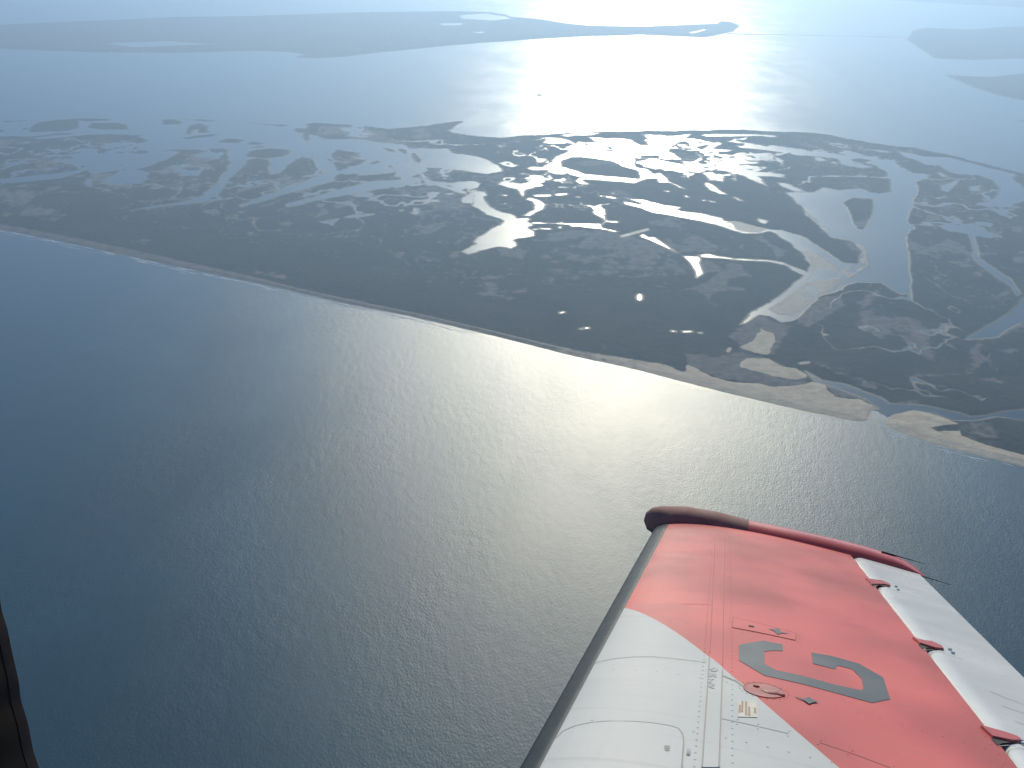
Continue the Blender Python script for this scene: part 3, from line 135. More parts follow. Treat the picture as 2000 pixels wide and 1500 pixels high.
def water_mat(name, base, rough_lo, rough_hi, waves, ior=1.333, refl=1.0, soft=.3):
    """rippled water: Gaussian-slope (Beckmann) reflection over a dark body, mixed by Fresnel"""
    m = bpy.data.materials.new(name); m.use_nodes = True; t = m.node_tree; t.nodes.clear(); c = coords(t)
    out = t.nodes.new('ShaderNodeOutputMaterial'); mx = t.nodes.new('ShaderNodeMixShader')
    df = t.nodes.new('ShaderNodeBsdfDiffuse'); gl = t.nodes.new('ShaderNodeBsdfGlossy'); gl.distribution = 'BECKMANN'; fr = t.nodes.new('ShaderNodeFresnel')
    fr.inputs['IOR'].default_value = ior; gl.inputs['Color'].default_value = (refl, refl, refl, 1)
    t.links.new(fr.outputs[0], mx.inputs[0]); t.links.new(df.outputs[0], mx.inputs[1])
    g2 = t.nodes.new('ShaderNodeBsdfGlossy'); g2.distribution = 'GGX'; g2.inputs['Color'].default_value = (refl, refl, refl, 1); mg = t.nodes.new('ShaderNodeMixShader'); mg.inputs[0].default_value = soft
    t.links.new(gl.outputs[0], mg.inputs[1]); t.links.new(g2.outputs[0], mg.inputs[2]); t.links.new(mg.outputs[0], mx.inputs[2])
    t.links.new(mx.outputs[0], out.inputs['Surface'])
    patch = noise(t, c, 1 / 420.0, 4, .6)
    wind = noise(t, mapping(t, c, (1, .35, 1), R(28)), 1 / 130.0, 3, .6)
    pw = math_(t, 'ADD', math_(t, 'MULTIPLY', patch, .6), math_(t, 'MULTIPLY', wind, .4))
    for g in (gl, g2): t.links.new(ramp(t, pw, .35, .65, rough_lo, rough_hi), g.inputs['Roughness'])
    t.links.new(mix(t, ramp(t, patch, .3, .7), base, tuple(v * 1.35 for v in base)), df.inputs['Color'])
    if waves:
        w1 = noise(t, mapping(t, c, (1, .6, 1), R(32)), 1 / 3.3, 3, .6)
        gust = ramp(t, noise(t, mapping(t, c, (1, .4, 1), R(40)), 1 / 210.0, 4, .6), .3, .7, .6, 1.2)
        w2 = noise(t, mapping(t, c, (1, .5, 1), R(14)), 1 / 13.0, 2, .5)
        h = math_(t, 'MULTIPLY', gust, math_(t, 'ADD', math_(t, 'MULTIPLY', w1, waves[0]), math_(t, 'MULTIPLY', w2, waves[1])))
        n = t.nodes.new('ShaderNodeBump'); n.inputs['Strength'].default_value = 1.0; n.inputs['Distance'].default_value = 1.0
        t.links.new(h, n.inputs['Height']); t.links.new(n.outputs[0], gl.inputs['Normal']); t.links.new(n.outputs[0], g2.inputs['Normal']); t.links.new(n.outputs[0], fr.inputs['Normal'])
    return m
M_sea = water_mat('sea_water', (.0005, .034, .052), .455, .472, (.32, .28), 1.37)
M_lagoon = water_mat('lagoon_water', (.014, .028, .038), .325, .355, None, 1.333, .74, .5)

def land_mat(name, haze_far=False):
    m, t, b = mat(name); c = coords(t)
    def at(nm):
        a = t.nodes.new('ShaderNodeAttribute'); a.attribute_name = nm; return a.outputs['Fac']
    n1 = noise(t, c, 1 / 160.0, 6, .62); n2 = noise(t, c, 1 / 28.0, 5, .6); n3 = noise(t, c, 1 / 6.0, 3, .6)
    veg = mix(t, ramp(t, n1, .35, .68), (.006, .015, .016), (.022, .030, .025))
    veg = mix(t, ramp(t, n2, .52, .75, 0, .6), veg, (.036, .040, .035))
    mudc = mix(t, ramp(t, n2, .35, .65), (.105, .092, .085), (.17, .148, .132))
    sandc = mix(t, ramp(t, n2, .3, .7), (.45, .36, .245), (.55, .45, .31))
    fm = math_(t, 'MULTIPLY', ramp(t, math_(t, 'ADD', at('mud_or_haze'), math_(t, 'MULTIPLY', math_(t, 'SUBTRACT', n2, .5), .9)), .25, .75), .85)
    fs = ramp(t, math_(t, 'ADD', at('sand'), math_(t, 'MULTIPLY', math_(t, 'SUBTRACT', n2, .5), .35)), .35, .6)
    col = mix(t, fm, veg, mudc); col = mix(t, fs, col, sandc)
    wetf = ramp(t, at('wetness'), 0.0, 1.0)
    col = mix(t, math_(t, 'MULTIPLY', wetf, .6), col, (.075, .065, .055))
    t.links.new(col, b.inputs['Base Color'])
    r = math_(t, 'SUBTRACT', .95, math_(t, 'MULTIPLY', wetf, .35)); t.links.new(r, b.inputs['Roughness'])
    b.inputs['Specular IOR Level'].default_value = .25
    bump(t, b, math_(t, 'ADD', math_(t, 'MULTIPLY', n3, 1.0), math_(t, 'MULTIPLY', n2, 2.0)), .7, 1.0)
    return m
M_land = land_mat('marsh_ground')

def simple(name, col, rough, metal=0.0, coat=0.0, var=.12, scale=14.0, spec=.3):
    m, t, b = mat(name); c = coords(t)
    n = noise(t, c, scale, 5, .6, '3D')
    t.links.new(mix(t, ramp(t, n, .3, .7), tuple(v * (1 - var) for v in col), tuple(min(1, v * (1 + var)) for v in col)), b.inputs['Base Color'])
    t.links.new(ramp(t, n, .2, .8, rough * .85, min(1, rough * 1.15)), b.inputs['Roughness'])
    b.inputs['Metallic'].default_value = metal; b.inputs['Specular IOR Level'].default_value = spec
    return m

# ------------------------------------------------------------------ mesh helpers
def link(name, me, material=None, parent=None):
    o = bpy.data.objects.new(name, me); COL.objects.link(o)
    if material is not None: me.materials.append(material)
    if parent is not None: o.parent = parent
    return o
def pymesh(name, v, f, material=None, parent=None, smooth=False, sharp=None):
    me = bpy.data.meshes.new(name); me.from_pydata([tuple(p) for p in v], [], f); me.validate()
    bm = bmesh.new(); bm.from_mesh(me); bmesh.ops.recalc_face_normals(bm, faces=bm.faces); bm.to_mesh(me); bm.free()
    if smooth:
        me.polygons.foreach_set('use_smooth', [True] * len(me.polygons))
        if sharp: me.set_sharp_from_angle(angle=R(sharp))
    return link(name, me, material, parent)
def structure(o): o['kind'] = 'structure'; return o

# ------------------------------------------------------------------ noise and distance in numpy
_perm = np.random.rand(512, 512).astype(np.float32)
def vnoise(x, y):
    xi = np.floor(x).astype(np.int64); yi = np.floor(y).astype(np.int64)
    fx = (x - xi).astype(np.float32); fy = (y - yi).astype(np.float32)
    fx = fx * fx * (3 - 2 * fx); fy = fy * fy * (3 - 2 * fy)
    a = _perm[xi & 511, yi & 511]; b = _perm[(xi + 1) & 511, yi & 511]
    c = _perm[xi & 511, (yi + 1) & 511]; d = _perm[(xi + 1) & 511, (yi + 1) & 511]
    return (a + (b - a) * fx) * (1 - fy) + (c + (d - c) * fx) * fy
def fbm(x, y, s, octv=4, gain=.5):
    r = 0; a = 1; tot = 0; f = 1.0 / s
    for i in range(octv):
        r = r + a * vnoise(x * f + 17.3 * i, y * f + 9.1 * i); tot += a; a *= gain; f *= 2.03
    return r / tot
def sdist(X, Y, poly, margin):
    """signed distance in metres, positive inside; -margin where far outside"""
    P_ = np.array(poly, dtype=np.float64)
    out = np.full(X.shape, -margin, dtype=np.float32)
    x0, y0 = P_.min(0) - margin; x1, y1 = P_.max(0) + margin
    idx = np.nonzero((X > x0) & (X < x1) & (Y > y0) & (Y < y1))[0]
    if len(idx) == 0: return out
    x = X[idx]; y = Y[idx]; best = np.full(x.shape, 1e12); ins = np.zeros(x.shape, bool)
    Qp = np.roll(P_, -1, 0)
    for (ax, ay), (bx, by) in zip(P_, Qp):
        dx, dy = bx - ax, by - ay; L = dx * dx + dy * dy + 1e-9
        t = np.clip(((x - ax) * dx + (y - ay) * dy) / L, 0, 1)
        ex = x - ax - t * dx; ey = y - ay - t * dy
        np.minimum(best, ex * ex + ey * ey, out=best)
        if ay != by:
            cr_ = (ay > y) != (by > y)
            ins ^= cr_ & (x < ax + (y - ay) * dx / dy)
    dd = np.sqrt(best)
    out[idx] = np.where(ins, dd, -np.minimum(dd, margin)).astype(np.float32)
    return out

def grid_land(name, rows, cols_of, material, level_fn, cull=True):
    ny = len(rows); nx = len(cols_of(rows[0]))
    X = np.concatenate([cols_of(y) for y in rows]); Y = np.repeat(rows, nx)
    z, attrs = level_fn(X, Y)
    idx = np.arange(nx * ny).reshape(ny, nx)
    q = np.stack([idx[:-1, :-1], idx[:-1, 1:], idx[1:, 1:], idx[1:, :-1]], -1).reshape(-1, 4)
    if cull:   # drop seabed far from any shore
        q = q[(z[q] > -1.3).any(1)]
    used = np.unique(q); rem = np.full(nx * ny, -1, np.int64); rem[used] = np.arange(len(used)); q = rem[q]
    co = np.stack([X[used], Y[used], z[used]], -1).astype(np.float32)
    me = bpy.data.meshes.new(name)
    me.vertices.add(len(co)); me.vertices.foreach_set('co', co.ravel())
    me.loops.add(q.size); me.loops.foreach_set('vertex_index', q.ravel().astype(np.int32))
    me.polygons.add(len(q)); me.polygons.foreach_set('loop_start', np.arange(0, q.size, 4, dtype=np.int32))
    me.polygons.foreach_set('use_smooth', np.ones(len(q), bool))
    for k, a in attrs.items():
        at = me.attributes.new(k, 'FLOAT', 'POINT'); at.data.foreach_set('value', a[used].astype(np.float32))
    me.update(); me.validate()
    return structure(link(name, me, material))

# ------------------------------------------------------------------ the marsh island between sea and lagoon
def island_level(X, Y):
    amp = 0.0021 * Y
    nz = (fbm(X, Y, 60, 4, .6) - .5) * 2; nb = (fbm(X + 999, Y, 260, 3) - .5) * 2; nf = (fbm(X - 500, Y + 300, 22, 3, .6) - .5) * 2
    so_ = sdist(X, Y, OUTLINE, 200)
    seaside = Y < (np.interp(X, [p[0] for p in SPLIT], [p[1] for p in SPLIT]))
    wob = np.where(seaside, nf * 2.0, nz * amp * 1.9 + nf * amp * .7 + nb * amp * 1.2)
    L = so_ + wob
    wt = np.zeros_like(L)
    for poly, s in WET:
        wt = np.maximum(wt, s * np.clip((sdist(X, Y, poly, 160) + 160) / 230, 0, 1))
    mos = fbm(X + 77, Y * .8 + nb * 30, 170, 5, .55)
    L = np.where(wt > 0.02, np.minimum(L, np.minimum((mos - .13 - wt * .40) * 420, (np.abs(fbm(X - 2000, Y * .9 + 800, 330, 5, .55) - .5) * 2 - .10 * np.clip(wt - .2, 0, 1)) * 500)), L)
    for p in WATER:
        L = np.minimum(L, -sdist(X, Y, p, 120) + nz * amp * 1.15 + nf * amp * .6)
    for p in ISLANDS:
        L = np.maximum(L, np.minimum(sdist(X, Y, p, 120) + nz * amp * 1.0 + nf * amp * .5, 40))
    L = np.where((wt > .3) & (L > 0), np.minimum(L, 14), L)
    bar = np.zeros(L.shape, np.float32); barn = fbm(X * 1.0 + 40, Y * .7, 75, 4, .55)
    for p in FLATS:
        inn = np.clip(sdist(X, Y, p, 40) / 25, 0, 1); L2 = (barn - .50) * 55
        bar = np.maximum(bar, inn * (L2 > -1)); L = np.where(inn > .02, np.maximum(L, np.minimum(L2 * inn, 1.2)), L)
    for p in PONDS:
        L = np.minimum(L, -sdist(X, Y, p, 60) + nf * .9)
    sand = np.full(L.shape, -60, np.float32)
    for p in SAND[1:]: sand = np.maximum(sand, sdist(X, Y, p, 60))
    mud_or_haze = np.full(L.shape, -60, np.float32)
    for p in MUD: mud_or_haze = np.maximum(mud_or_haze, sdist(X, Y, p, 60))
    strip = sdist(X, Y, SAND[0], 60); far_w = np.clip((X + 900) / 1400, 0, 1)
    sand = np.clip((sand + nf * 5 + nz * 6) / 14 + .5, 0, 1)
    mudf = np.clip((mud_or_haze + nz * amp * 1.3 + nf * amp) / 26 + .35, 0, .9)
    mudf = np.maximum(mudf, np.clip((wt - .25) * 1.6, 0, 1) * np.clip((fbm(X, Y + 4000, 90, 4, .6) - .52) * 6, 0, .8))
    mudf = np.maximum(mudf, .7 * np.clip((fbm(X + 3000, Y * .8, 210, 5, .6) - .60) * 9, 0, 1) * (so_ > 60))
    mudf = np.maximum(mudf, np.clip(1 - L / (amp * 1.6), 0, .32) * (~seaside))
    vein = 1 - np.clip(np.abs(fbm(X + 5000, Y * .85 - 700, 280, 5, .58) - .5) * 2 / .05, 0, 1)
    vein2 = 1 - np.clip(np.abs(fbm(X - 8000, Y * .85 + 700, 150, 5, .58) - .5) * 2 / .05, 0, 1)
    zone = np.clip((fbm(X + 900, Y - 2500, 700, 3) - .42) * 6, 0, 1) * np.clip((so_ - 150) / 200, 0, 1)
    mudf = np.maximum(mudf, np.maximum(vein * .75, vein2 * .6) * np.maximum(zone, np.clip((wt - .15) * 2.5, 0, 1)))
    sand = np.maximum(sand, np.clip((strip + nf * 3) / 8 + .5, 0, 1) * (.22 + .40 * np.clip((X + 100) / 450, 0, 1)))
    mudf = np.maximum(mudf, np.clip((strip + nf * 3) / 8 + .5, 0, .97))
    mudf = np.maximum(mudf, bar * .8); sand = np.maximum(sand, bar * .30)
    shore = np.maximum(np.clip(1 - L / 9.0, 0, 1), .8 * np.exp(-((L - 24) / 5.0) ** 2) * seaside)
    z = np.where(L > 0, np.minimum(L * .06, 1.3), np.maximum(L * .05, -2.0))
    up = np.clip(L / 60, 0, 1)
    z = z + np.where(L > 0, up * (1 - sand) * ((fbm(X, Y, 9, 2) - .4) * 1.6 + (fbm(X, Y, 45, 3) - .4) * 1.5), 0)
    dune = sand * np.clip(L / 25, 0, 1) * np.clip(fbm(X, Y, 30, 3) * 2.6, 0, 3)
    return z + dune, {'sand': sand, 'mud_or_haze': mudf, 'wetness': shore}
rows = [1250.0]
while rows[-1] < 6150: rows.append(rows[-1] + rows[-1] ** 2 / 1.08e6 * .85)
rows = np.array(rows); uu = np.linspace(-.66, .66, 1120)
grid_land('barrier_island', rows, lambda y: uu * y, M_land, island_level)

# ------------------------------------------------------------------ far shores
def far_land(name, polys, ponds, dx, dy):
    P_ = np.concatenate([np.array(p) for p in polys]); x0, y0 = P_.min(0) - 200; x1, y1 = P_.max(0) + 200
    xs = np.arange(x0, x1, dx); ys = np.arange(y0, y1, dy)
    def lv(X, Y):
        nz = (fbm(X, Y, 260, 4, .6) - .5) * 2
        L = np.full(X.shape, -150, np.float32)
        for p in polys: L = np.maximum(L, sdist(X, Y, p, 150))
        L = L + nz * np.minimum(30, 8 + np.abs(L) * .5)
        for p in ponds: L = np.minimum(L, -sdist(X, Y, p, 150) + nz * 14)
        mud_or_haze = np.clip(.95 + (fbm(X, Y, 500, 5, .6) - .5) * 1.0, 0, 1.0)  # near-total mud cover paints the paleness of distance haze into the land
        z = np.where(L > 0, np.minimum(L * .05, 5.0) + np.clip(L / 60, 0, 1) * fbm(X, Y, 120, 4) * 6, np.maximum(L * .05, -2))
        return z, {'sand': np.clip(1 - np.abs(L - 14) / 14, 0, 1) * .6, 'mud_or_haze': mud_or_haze, 'wetness': np.clip(1 - L / 15, 0, 1)}
    return grid_land(name, ys, lambda y: xs, M_land, lv)
far_land('far_peninsula', [FAR[0]], FARPOND, 22, 45)
far_land('far_shore', [FAR[1]], [], 30, 50)
far_land('far_point', [FAR[2]], [], 24, 40)
far_land('far_coast', [FAR[3]], [], 60, 120)
far_land('sandbar', SANDBAR, [], 14, 12)
far_land('islet', [ISLET], [], 8, 10)

# ------------------------------------------------------------------ water
sp = [Vector((x, y, 0)) for x, y in SPLIT]
d0 = (sp[0] - sp[2]).normalized(); d1 = (sp[-1] - sp[-3]).normalized()
pl = [sp[0] + d0 * 60000] + sp + [sp[-1] + d1 * 60000]
def sheet(name, pts, material):
    bm = bmesh.new(); f = bm.faces.new([bm.verts.new(p) for p in pts]); bmesh.ops.triangulate(bm, faces=[f])
    bmesh.ops.recalc_face_normals(bm, faces=bm.faces)
    if sum(fc.normal.z for fc in bm.faces) < 0: bmesh.ops.reverse_faces(bm, faces=bm.faces)
    me = bpy.data.meshes.new(name); bm.to_mesh(me); bm.free()
    return structure(link(name, me, material))
sheet('sea', pl + [Vector((60000, -60000, 0)), Vector((-60000, -60000, 0))], M_sea)
sheet('lagoon', [Vector(p) for p in ((-60000, 900, -.12), (60000, 900, -.12), (60000, 90000, -.12), (-60000, 90000, -.12))], M_lagoon)

# swash and shallow water along the beach, smoother than the open sea
def strip_sheet(name, line, w0, w1, z, material):
    L = [Vector((x, y, z)) for x, y in line]; dl = []
    for a, b in zip(L, L[1:]):
        k = max(1, int((b - a).length / 25)); dl += [a + (b - a) * (i / k) for i in range(k)]
    V = []; n_ = len(dl)
    for i, p in enumerate(dl):
        d = (dl[min(n_ - 1, i + 3)] - dl[max(0, i - 3)]).normalized(); nrm = Vector((d.y, -d.x, 0))
        if nrm.y > 0: nrm = -nrm
        V += [p - nrm * 14, p + nrm * (w0 + (w1 - w0) * float(fbm(np.array([p.x]), np.array([p.y]), 55, 3)[0]))]
    return structure(pymesh(name, V, [(2 * i, 2 * i + 2, 2 * i + 3, 2 * i + 1) for i in range(n_ - 1)], material))
M_shallow = water_mat('shallow_water', (.030, .040, .040), .42, .47, None, 1.36)
strip_sheet('shallows', SURF_ALL, 4, 22, .05, M_shallow)
# surf breaking along the outer beach
def surf_line(name, line, bands, label):
    V = []; Fc = []; L = [Vector((x, y, 0)) for x, y in line]
    seg = [(L[i], L[i + 1]) for i in range(len(L) - 1)]; tot = sum((b - a).length for a, b in seg)
    for off, width, cover, ln in bands:
        for k in range(int(tot / ln * cover)):
            u = random.random() * tot
            for a, b in seg:
                l = (b - a).length
                if u <= l: break
                u -= l
            d = (b - a).normalized(); nrm = Vector((d.y, -d.x, 0))
            if nrm.y > 0: nrm = -nrm
            p = a + d * u + nrm * (off + random.gauss(0, width * .9)); n_ = 7; hl = ln * random.uniform(.4, 1.5); i0 = len(V); hw = width * random.uniform(.25, .7)
            ph = random.random() * 9
            for j in range(n_):
                s_ = (j / (n_ - 1) - .5); q = p + d * (s_ * hl) + nrm * (math.sin(s_ * 9 + ph) * width * .35)
                e = hw * math.sqrt(max(.02, 1 - (2 * s_) ** 2)) * random.uniform(.5, 1.1)
                V += [q + nrm * e + Vector((0, 0, .10)), q - nrm * e + Vector((0, 0, .22))]
            Fc += [(i0 + 2 * j, i0 + 2 * j + 2, i0 + 2 * j + 3, i0 + 2 * j + 1) for j in range(n_ - 1)]
    o = pymesh(name, V, Fc, M_foam); o['kind'] = 'stuff'; o['label'] = label; o['category'] = 'surf'
    return o
M_foam = simple('sea_foam', (.58, .60, .60), .9)
surf_line('surf', SURF_LEFT, [(5, 2.4, 1.6, 44), (12, 2.2, 1.4, 50), (19, 2.0, 1.1, 50), (27, 1.6, .6, 46), (35, 1.2, .2, 30)], 'white lines of surf breaking along the long straight beach')
surf_line('surf', SURF_RIGHT, [(6, 1.8, .6, 26), (14, 2.2, .8, 34), (24, 2.0, .4, 26)], 'short broken lines of surf off the sandy spit')

# ------------------------------------------------------------------ a vessel out on the lagoon
def boat(loc, heading):
    root = bpy.data.objects.new('boat', None); COL.objects.link(root); root.location = (loc[0], loc[1], 0); root.rotation_euler = (0, 0, heading)
    root['label'] = 'tiny dark boat alone in the sun glare on the lagoon'; root['category'] = 'boat'
    prof = [(-16, 3.6, 2.4), (-10, 4.2, 2.2), (0, 4.4, 2.2), (8, 3.6, 2.7), (13, 2.0, 3.3), (16.5, .15, 3.9)]
    V = []; F_ = []
    for x, wd, ht in prof: V += [(x, -wd, ht), (x, -wd * .75, -.6), (x, wd * .75, -.6), (x, wd, ht)]
    for i in range(len(prof) - 1):
        a = 4 * i
        for j in range(4): F_.append((a + j, a + (j + 1) % 4, a + 4 + (j + 1) % 4, a + 4 + j))
    F_ += [(0, 1, 2, 3), tuple(4 * (len(prof) - 1) + j for j in (3, 2, 1, 0))]
    pymesh('hull', V, F_, M_hull, root)
    def box(nm, x0, x1, y, z0, z1, m, taper=.85):
        v = [(x0, -y, z0), (x1, -y, z0), (x1, y, z0), (x0, y, z0)]; cx = (x0 + x1) / 2
        v += [(cx + (p[0] - cx) * taper, p[1] * taper, z1) for p in v]
        return pymesh(nm, v, [(0, 1, 2, 3), (4, 5, 6, 7)] + [(i, (i + 1) % 4, 4 + (i + 1) % 4, 4 + i) for i in range(4)], m, root)
    box('wheelhouse', 1, 7, 2.4, 2.0, 6.2, M_hull); box('deckhouse', -9, 1, 2.8, 2.0, 4.2, M_hull); box('mast', -.2, .2, .2, 4.0, 12.0, M_hull, .6)
M_hull = simple('boat_paint', (.05, .055, .06), .5)
boat(BOAT, R(8))

# ------------------------------------------------------------------ the aeroplane
TAU = .115
plane = bpy.data.objects.new('aeroplane', None); COL.objects.link(plane)
Mw = Matrix((Vector(EC), Vector(ES), Vector(EN))).transposed().to_4x4(); Mw.translation = Vector(ORG); plane.matrix_world = Mw
plane['label'] = 'aeroplane banking over the sea, red and white wing marked with a grey letter G'; plane['category'] = 'aeroplane'
S_TIP = 6.80; S_ROOT = 0.9
def af(t):
    t = min(max(t, 0.0), 1.0); return 5 * TAU * (.2969 * math.sqrt(t) - .126 * t - .3516 * t * t + .2843 * t ** 3 - .1015 * t ** 4)
lin = lambda L, s: L[0] + L[1] * s
def chord(s): return lin(TE, s) - lin(LE, s)
def surf(c, s):
    ch = chord(s); return ch * af((c - lin(LE, s)) / ch)
LOWK = .55
def Pt(t, s, lower=False, off=0.0):
    ch = chord(s); z = ch * af(t); return Vector((lin(LE, s) + t * ch, s, (-LOWK * z - off) if lower else (z + off)))

# materials of the aeroplane
def wing_paint():
    m, t, b = mat('wing_paint'); c = coords(t)
    sx = t.nodes.new('ShaderNodeSeparateXYZ'); t.links.new(c, sx.inputs[0]); x = sx.outputs[0]; y = sx.outputs[1]
    acc = PAINT[0]
    for k in PAINT[1:]: acc = math_(t, 'ADD', math_(t, 'MULTIPLY', x, acc) if not isinstance(acc, float) else math_(t, 'MULTIPLY', x, acc), k)
    red = ramp(t, math_(t, 'SUBTRACT', y, acc), -.0025, .0025)
    n1 = noise(t, c, 1.6, 5, .6, '3D'); n2 = noise(t, mapping(t, c, (.8, 3, 3)), 2.2, 4, .6, '3D'); n3 = noise(t, c, 40, 3, .6, '3D')
    rc = mix(t, ramp(t, n1, .3, .7), RED, tuple(v * 1.22 for v in RED))
    wc = mix(t, ramp(t, n1, .3, .7), (.35, .352, .352), (.375, .377, .377))
    wc = mix(t, ramp(t, n2, .5, .8, 0, .10), wc, (.33, .32, .30))
    rc = mix(t, ramp(t, noise(t, mapping(t, c, (1.0, .55, 1)), 1.9, 2, .5, '3D'), .42, .66, 0, .75), rc, tuple(v * .72 for v in RED))  # broad darker patches painted into the red for soft reflections and shade
    col = mix(t, red, wc, rc); col = mix(t, ramp(t, n3, .70, .82, 0, .10), col, (.25, .22, .2))
    streak = noise(t, mapping(t, c, (.45, 11, 1)), 1.7, 4, .62, '3D')
    col = mix(t, ramp(t, streak, .54, .74, 0, .20), col, (.17, .13, .12))
    t.links.new(col, b.inputs['Base Color'])
    t.links.new(ramp(t, n1, .3, .7, .34, .42), b.inputs['Roughness'])
    b.inputs['Specular IOR Level'].default_value = .16
    bump(t, b, math_(t, 'ADD', math_(t, 'MULTIPLY', noise(t, mapping(t, c, (1.0, 1.8, 1)), 1.6, 1, .4, '3D'), .008), math_(t, 'MULTIPLY', n3, .00007)), 1.0, 1.0)
    return m
RED = (.42, .080, .072)
M_wing = wing_paint()
M_white = simple('white_paint', (.455, .457, .455), .26, coat=.3, var=.05, scale=2)
M_red = simple('red_paint', RED, .26, coat=.35, var=.12, scale=3)
M_boot = simple('boot_rubber', (.010, .016, .021), .42, spec=.14, var=.2, scale=9)
M_maroon = simple('tip_boot_rubber', (.180, .082, .076), .8, var=.25, scale=12)
M_grey = simple('letter_paint', (.055, .058, .064), .40, coat=.25, var=.1, scale=7)
M_dark = simple('slot_shade_and_wick', (.02, .02, .02), .8)  # black painted for shade in the slots and hole; also colours the wicks
M_seam = simple('seam_grey', (.22, .215, .21), .7)  # grey of the thin lines along joints in the white
M_seamr = simple('seam_dark_red', (.29, .070, .064), .7)  # darker red of joint lines and cap latches
M_steel = simple('bolt_steel', (.45, .45, .45), .3, metal=1.0)
M_placard = simple('placard_film', (.38, .355, .315), .5, var=.08, scale=60)
M_print = simple('brown_print', (.20, .14, .09), .6)
M_stencil = simple('grey_print', (.22, .22, .225), .6)
M_frame = simple('window_trim', (.010, .008, .007), .8, var=.3, scale=40, spec=.08)
M_rim = simple('window_seal', (.026, .020, .020), .85, var=.3, scale=60, spec=.05)

def loft(name, rings, material, parent, closed=True, caps=True, sharp=35):
    V = []; F_ = []; n_ = len(rings[0])
    for r_ in rings: V += [tuple(p) for p in r_]
    m_ = n_ if closed else n_ - 1
    for i in range(len(rings) - 1):
        for j in range(m_):
            k = (j + 1) % n_; F_.append((i * n_ + j, i * n_ + k, (i + 1) * n_ + k, (i + 1) * n_ + j))
    if caps and closed: F_ += [tuple(range(n_)), tuple((len(rings) - 1) * n_ + j for j in range(n_))]
    return pymesh(name, V, F_, material, parent, True, sharp)

NS = 40; stations = [S_ROOT + (S_TIP - S_ROOT) * i / NS for i in range(NS + 1)]
def ts(a, b, n_): return [a + (b - a) * i / n_ for i in range(n_ + 1)]
rings = []
for s in stations:
    th = (lin(HINGE, s) - lin(LE, s)) / chord(s)
    tt = [th * (1 - math.cos(math.pi / 2 * k / 30)) for k in range(31)]
    up = [Pt(t, s) for t in reversed(tt)]; lo = [Pt(t, s, True) for t in tt[1:]]
    rings.append(up + lo)
loft('wing_skin', rings, M_wing, plane, sharp=30)
rings = []
for s in stations:
    tb = (lin(BOOT, s) - lin(LE, s)) / chord(s)
    up = [Pt(tb * (1 - k / 12) ** 2, s, False, .0022 if k else -.001) for k in range(13)]; lo = [Pt(.05 * (k / 10) ** 2, s, True, .0022) for k in range(1, 11)]
    rings.append([p + Vector((-.0022 if 6 <= i <= 16 else 0, 0, 0)) for i, p in enumerate(up + lo)])
loft('leading_edge_boot', rings, M_boot, plane, closed=False, sharp=60)

# aileron
rings = []
A_TIP = S_TIP - .022
for i in range(NS + 1):
    s = 1.6 + (A_TIP - 1.6) * i / NS; ch = chord(s); th = (lin(HINGE, s) + .010 - lin(LE, s)) / ch
    zt = ch * af(th); zb = -LOWK * zt; zc = (zt + zb) / 2; r_ = (zt - zb) / 2
    up = [Pt(t, s) for t in ts(1.0, th + .035, 14)]
    nose = []
    for k in range(1, 8):
        a = math.pi * k / 8; p0 = Pt(th + .035, s).z; p1 = Pt(th + .035, s, True).z
        nose.append(Vector((lin(LE, s) + th * ch + .035 * ch * (1 - math.sin(a)), s, (p0 + p1) / 2 + (p0 - p1) / 2 * math.cos(a))))
    lo = [Pt(t, s, True) for t in ts(th + .035, .997, 12)]
    rings.append(up + nose + lo)
ail = loft('aileron', rings, M_white, plane, sharp=40)

# tip fairing: rings across the span, one per chord station
def interp(pts, c):
    pts = sorted(pts)
    if c <= pts[0][0]: return pts[0][1]
    for (a, za), (b, zb) in zip(pts, pts[1:]):
        if c <= b: return za + (zb - za) * (c - a) / max(1e-6, b - a)
    return pts[-1][1]
c_nose = min(p[0] for p in TIP_TOP); c_end = max(p[0] for p in TIP_TOP)
def tip_ring(c, grow=0.0):
    u = (c - c_nose) / (c_end - c_nose)
    zt = interp(TIP_TOP, c); ce = max(c, lin(LE, S_TIP) + .004)
    low = -LOWK * surf(min(ce, c_end - .001), S_TIP) - .010
    if c < lin(LE, S_TIP) + .10:
        low = interp(TIP_LOW + [(lin(LE, S_TIP) + .10, -LOWK * surf(lin(LE, S_TIP) + .10, S_TIP) - .010)], c)
    hgt = max(.004, (zt - low) / 2); zc = (zt + low) / 2
    wd = .075 * min(1, math.sqrt(max(0, u) * 14 + .0)) * (1 - .45 * u) + .004
    k0 = min(1.0, math.sqrt(max(0.0, u) * 9)); win = .13 * k0 + .002; wout = (.085 - .045 * u) * k0 + .002
    r_ = []
    for k in range(28):
        a = 2 * math.pi * k / 28; ca, sa = math.cos(a), math.sin(a)
        r_.append(Vector((c, 6.90 + (ca * (wout + grow) if ca > 0 else ca * (win + grow)), zc + sa * (hgt + grow))))
    return r_
c_split = interp([(z, c) for c, z in []] or [(0, 0)], 0) if False else TIP_TOP[6][0]
cs_all = [c_nose + .0006 + (c_end - c_nose - .0006) * (i / 70) ** 2.0 for i in range(71)]
tip = loft('wing_tip_fairing', [tip_ring(c) for c in cs_all if c > c_split - .02], M_red, plane, sharp=60)
loft('tip_boot', [tip_ring(c, .003) for c in [v for v in cs_all if v < c_split - .006] + [c_split]], M_maroon, tip, sharp=50)

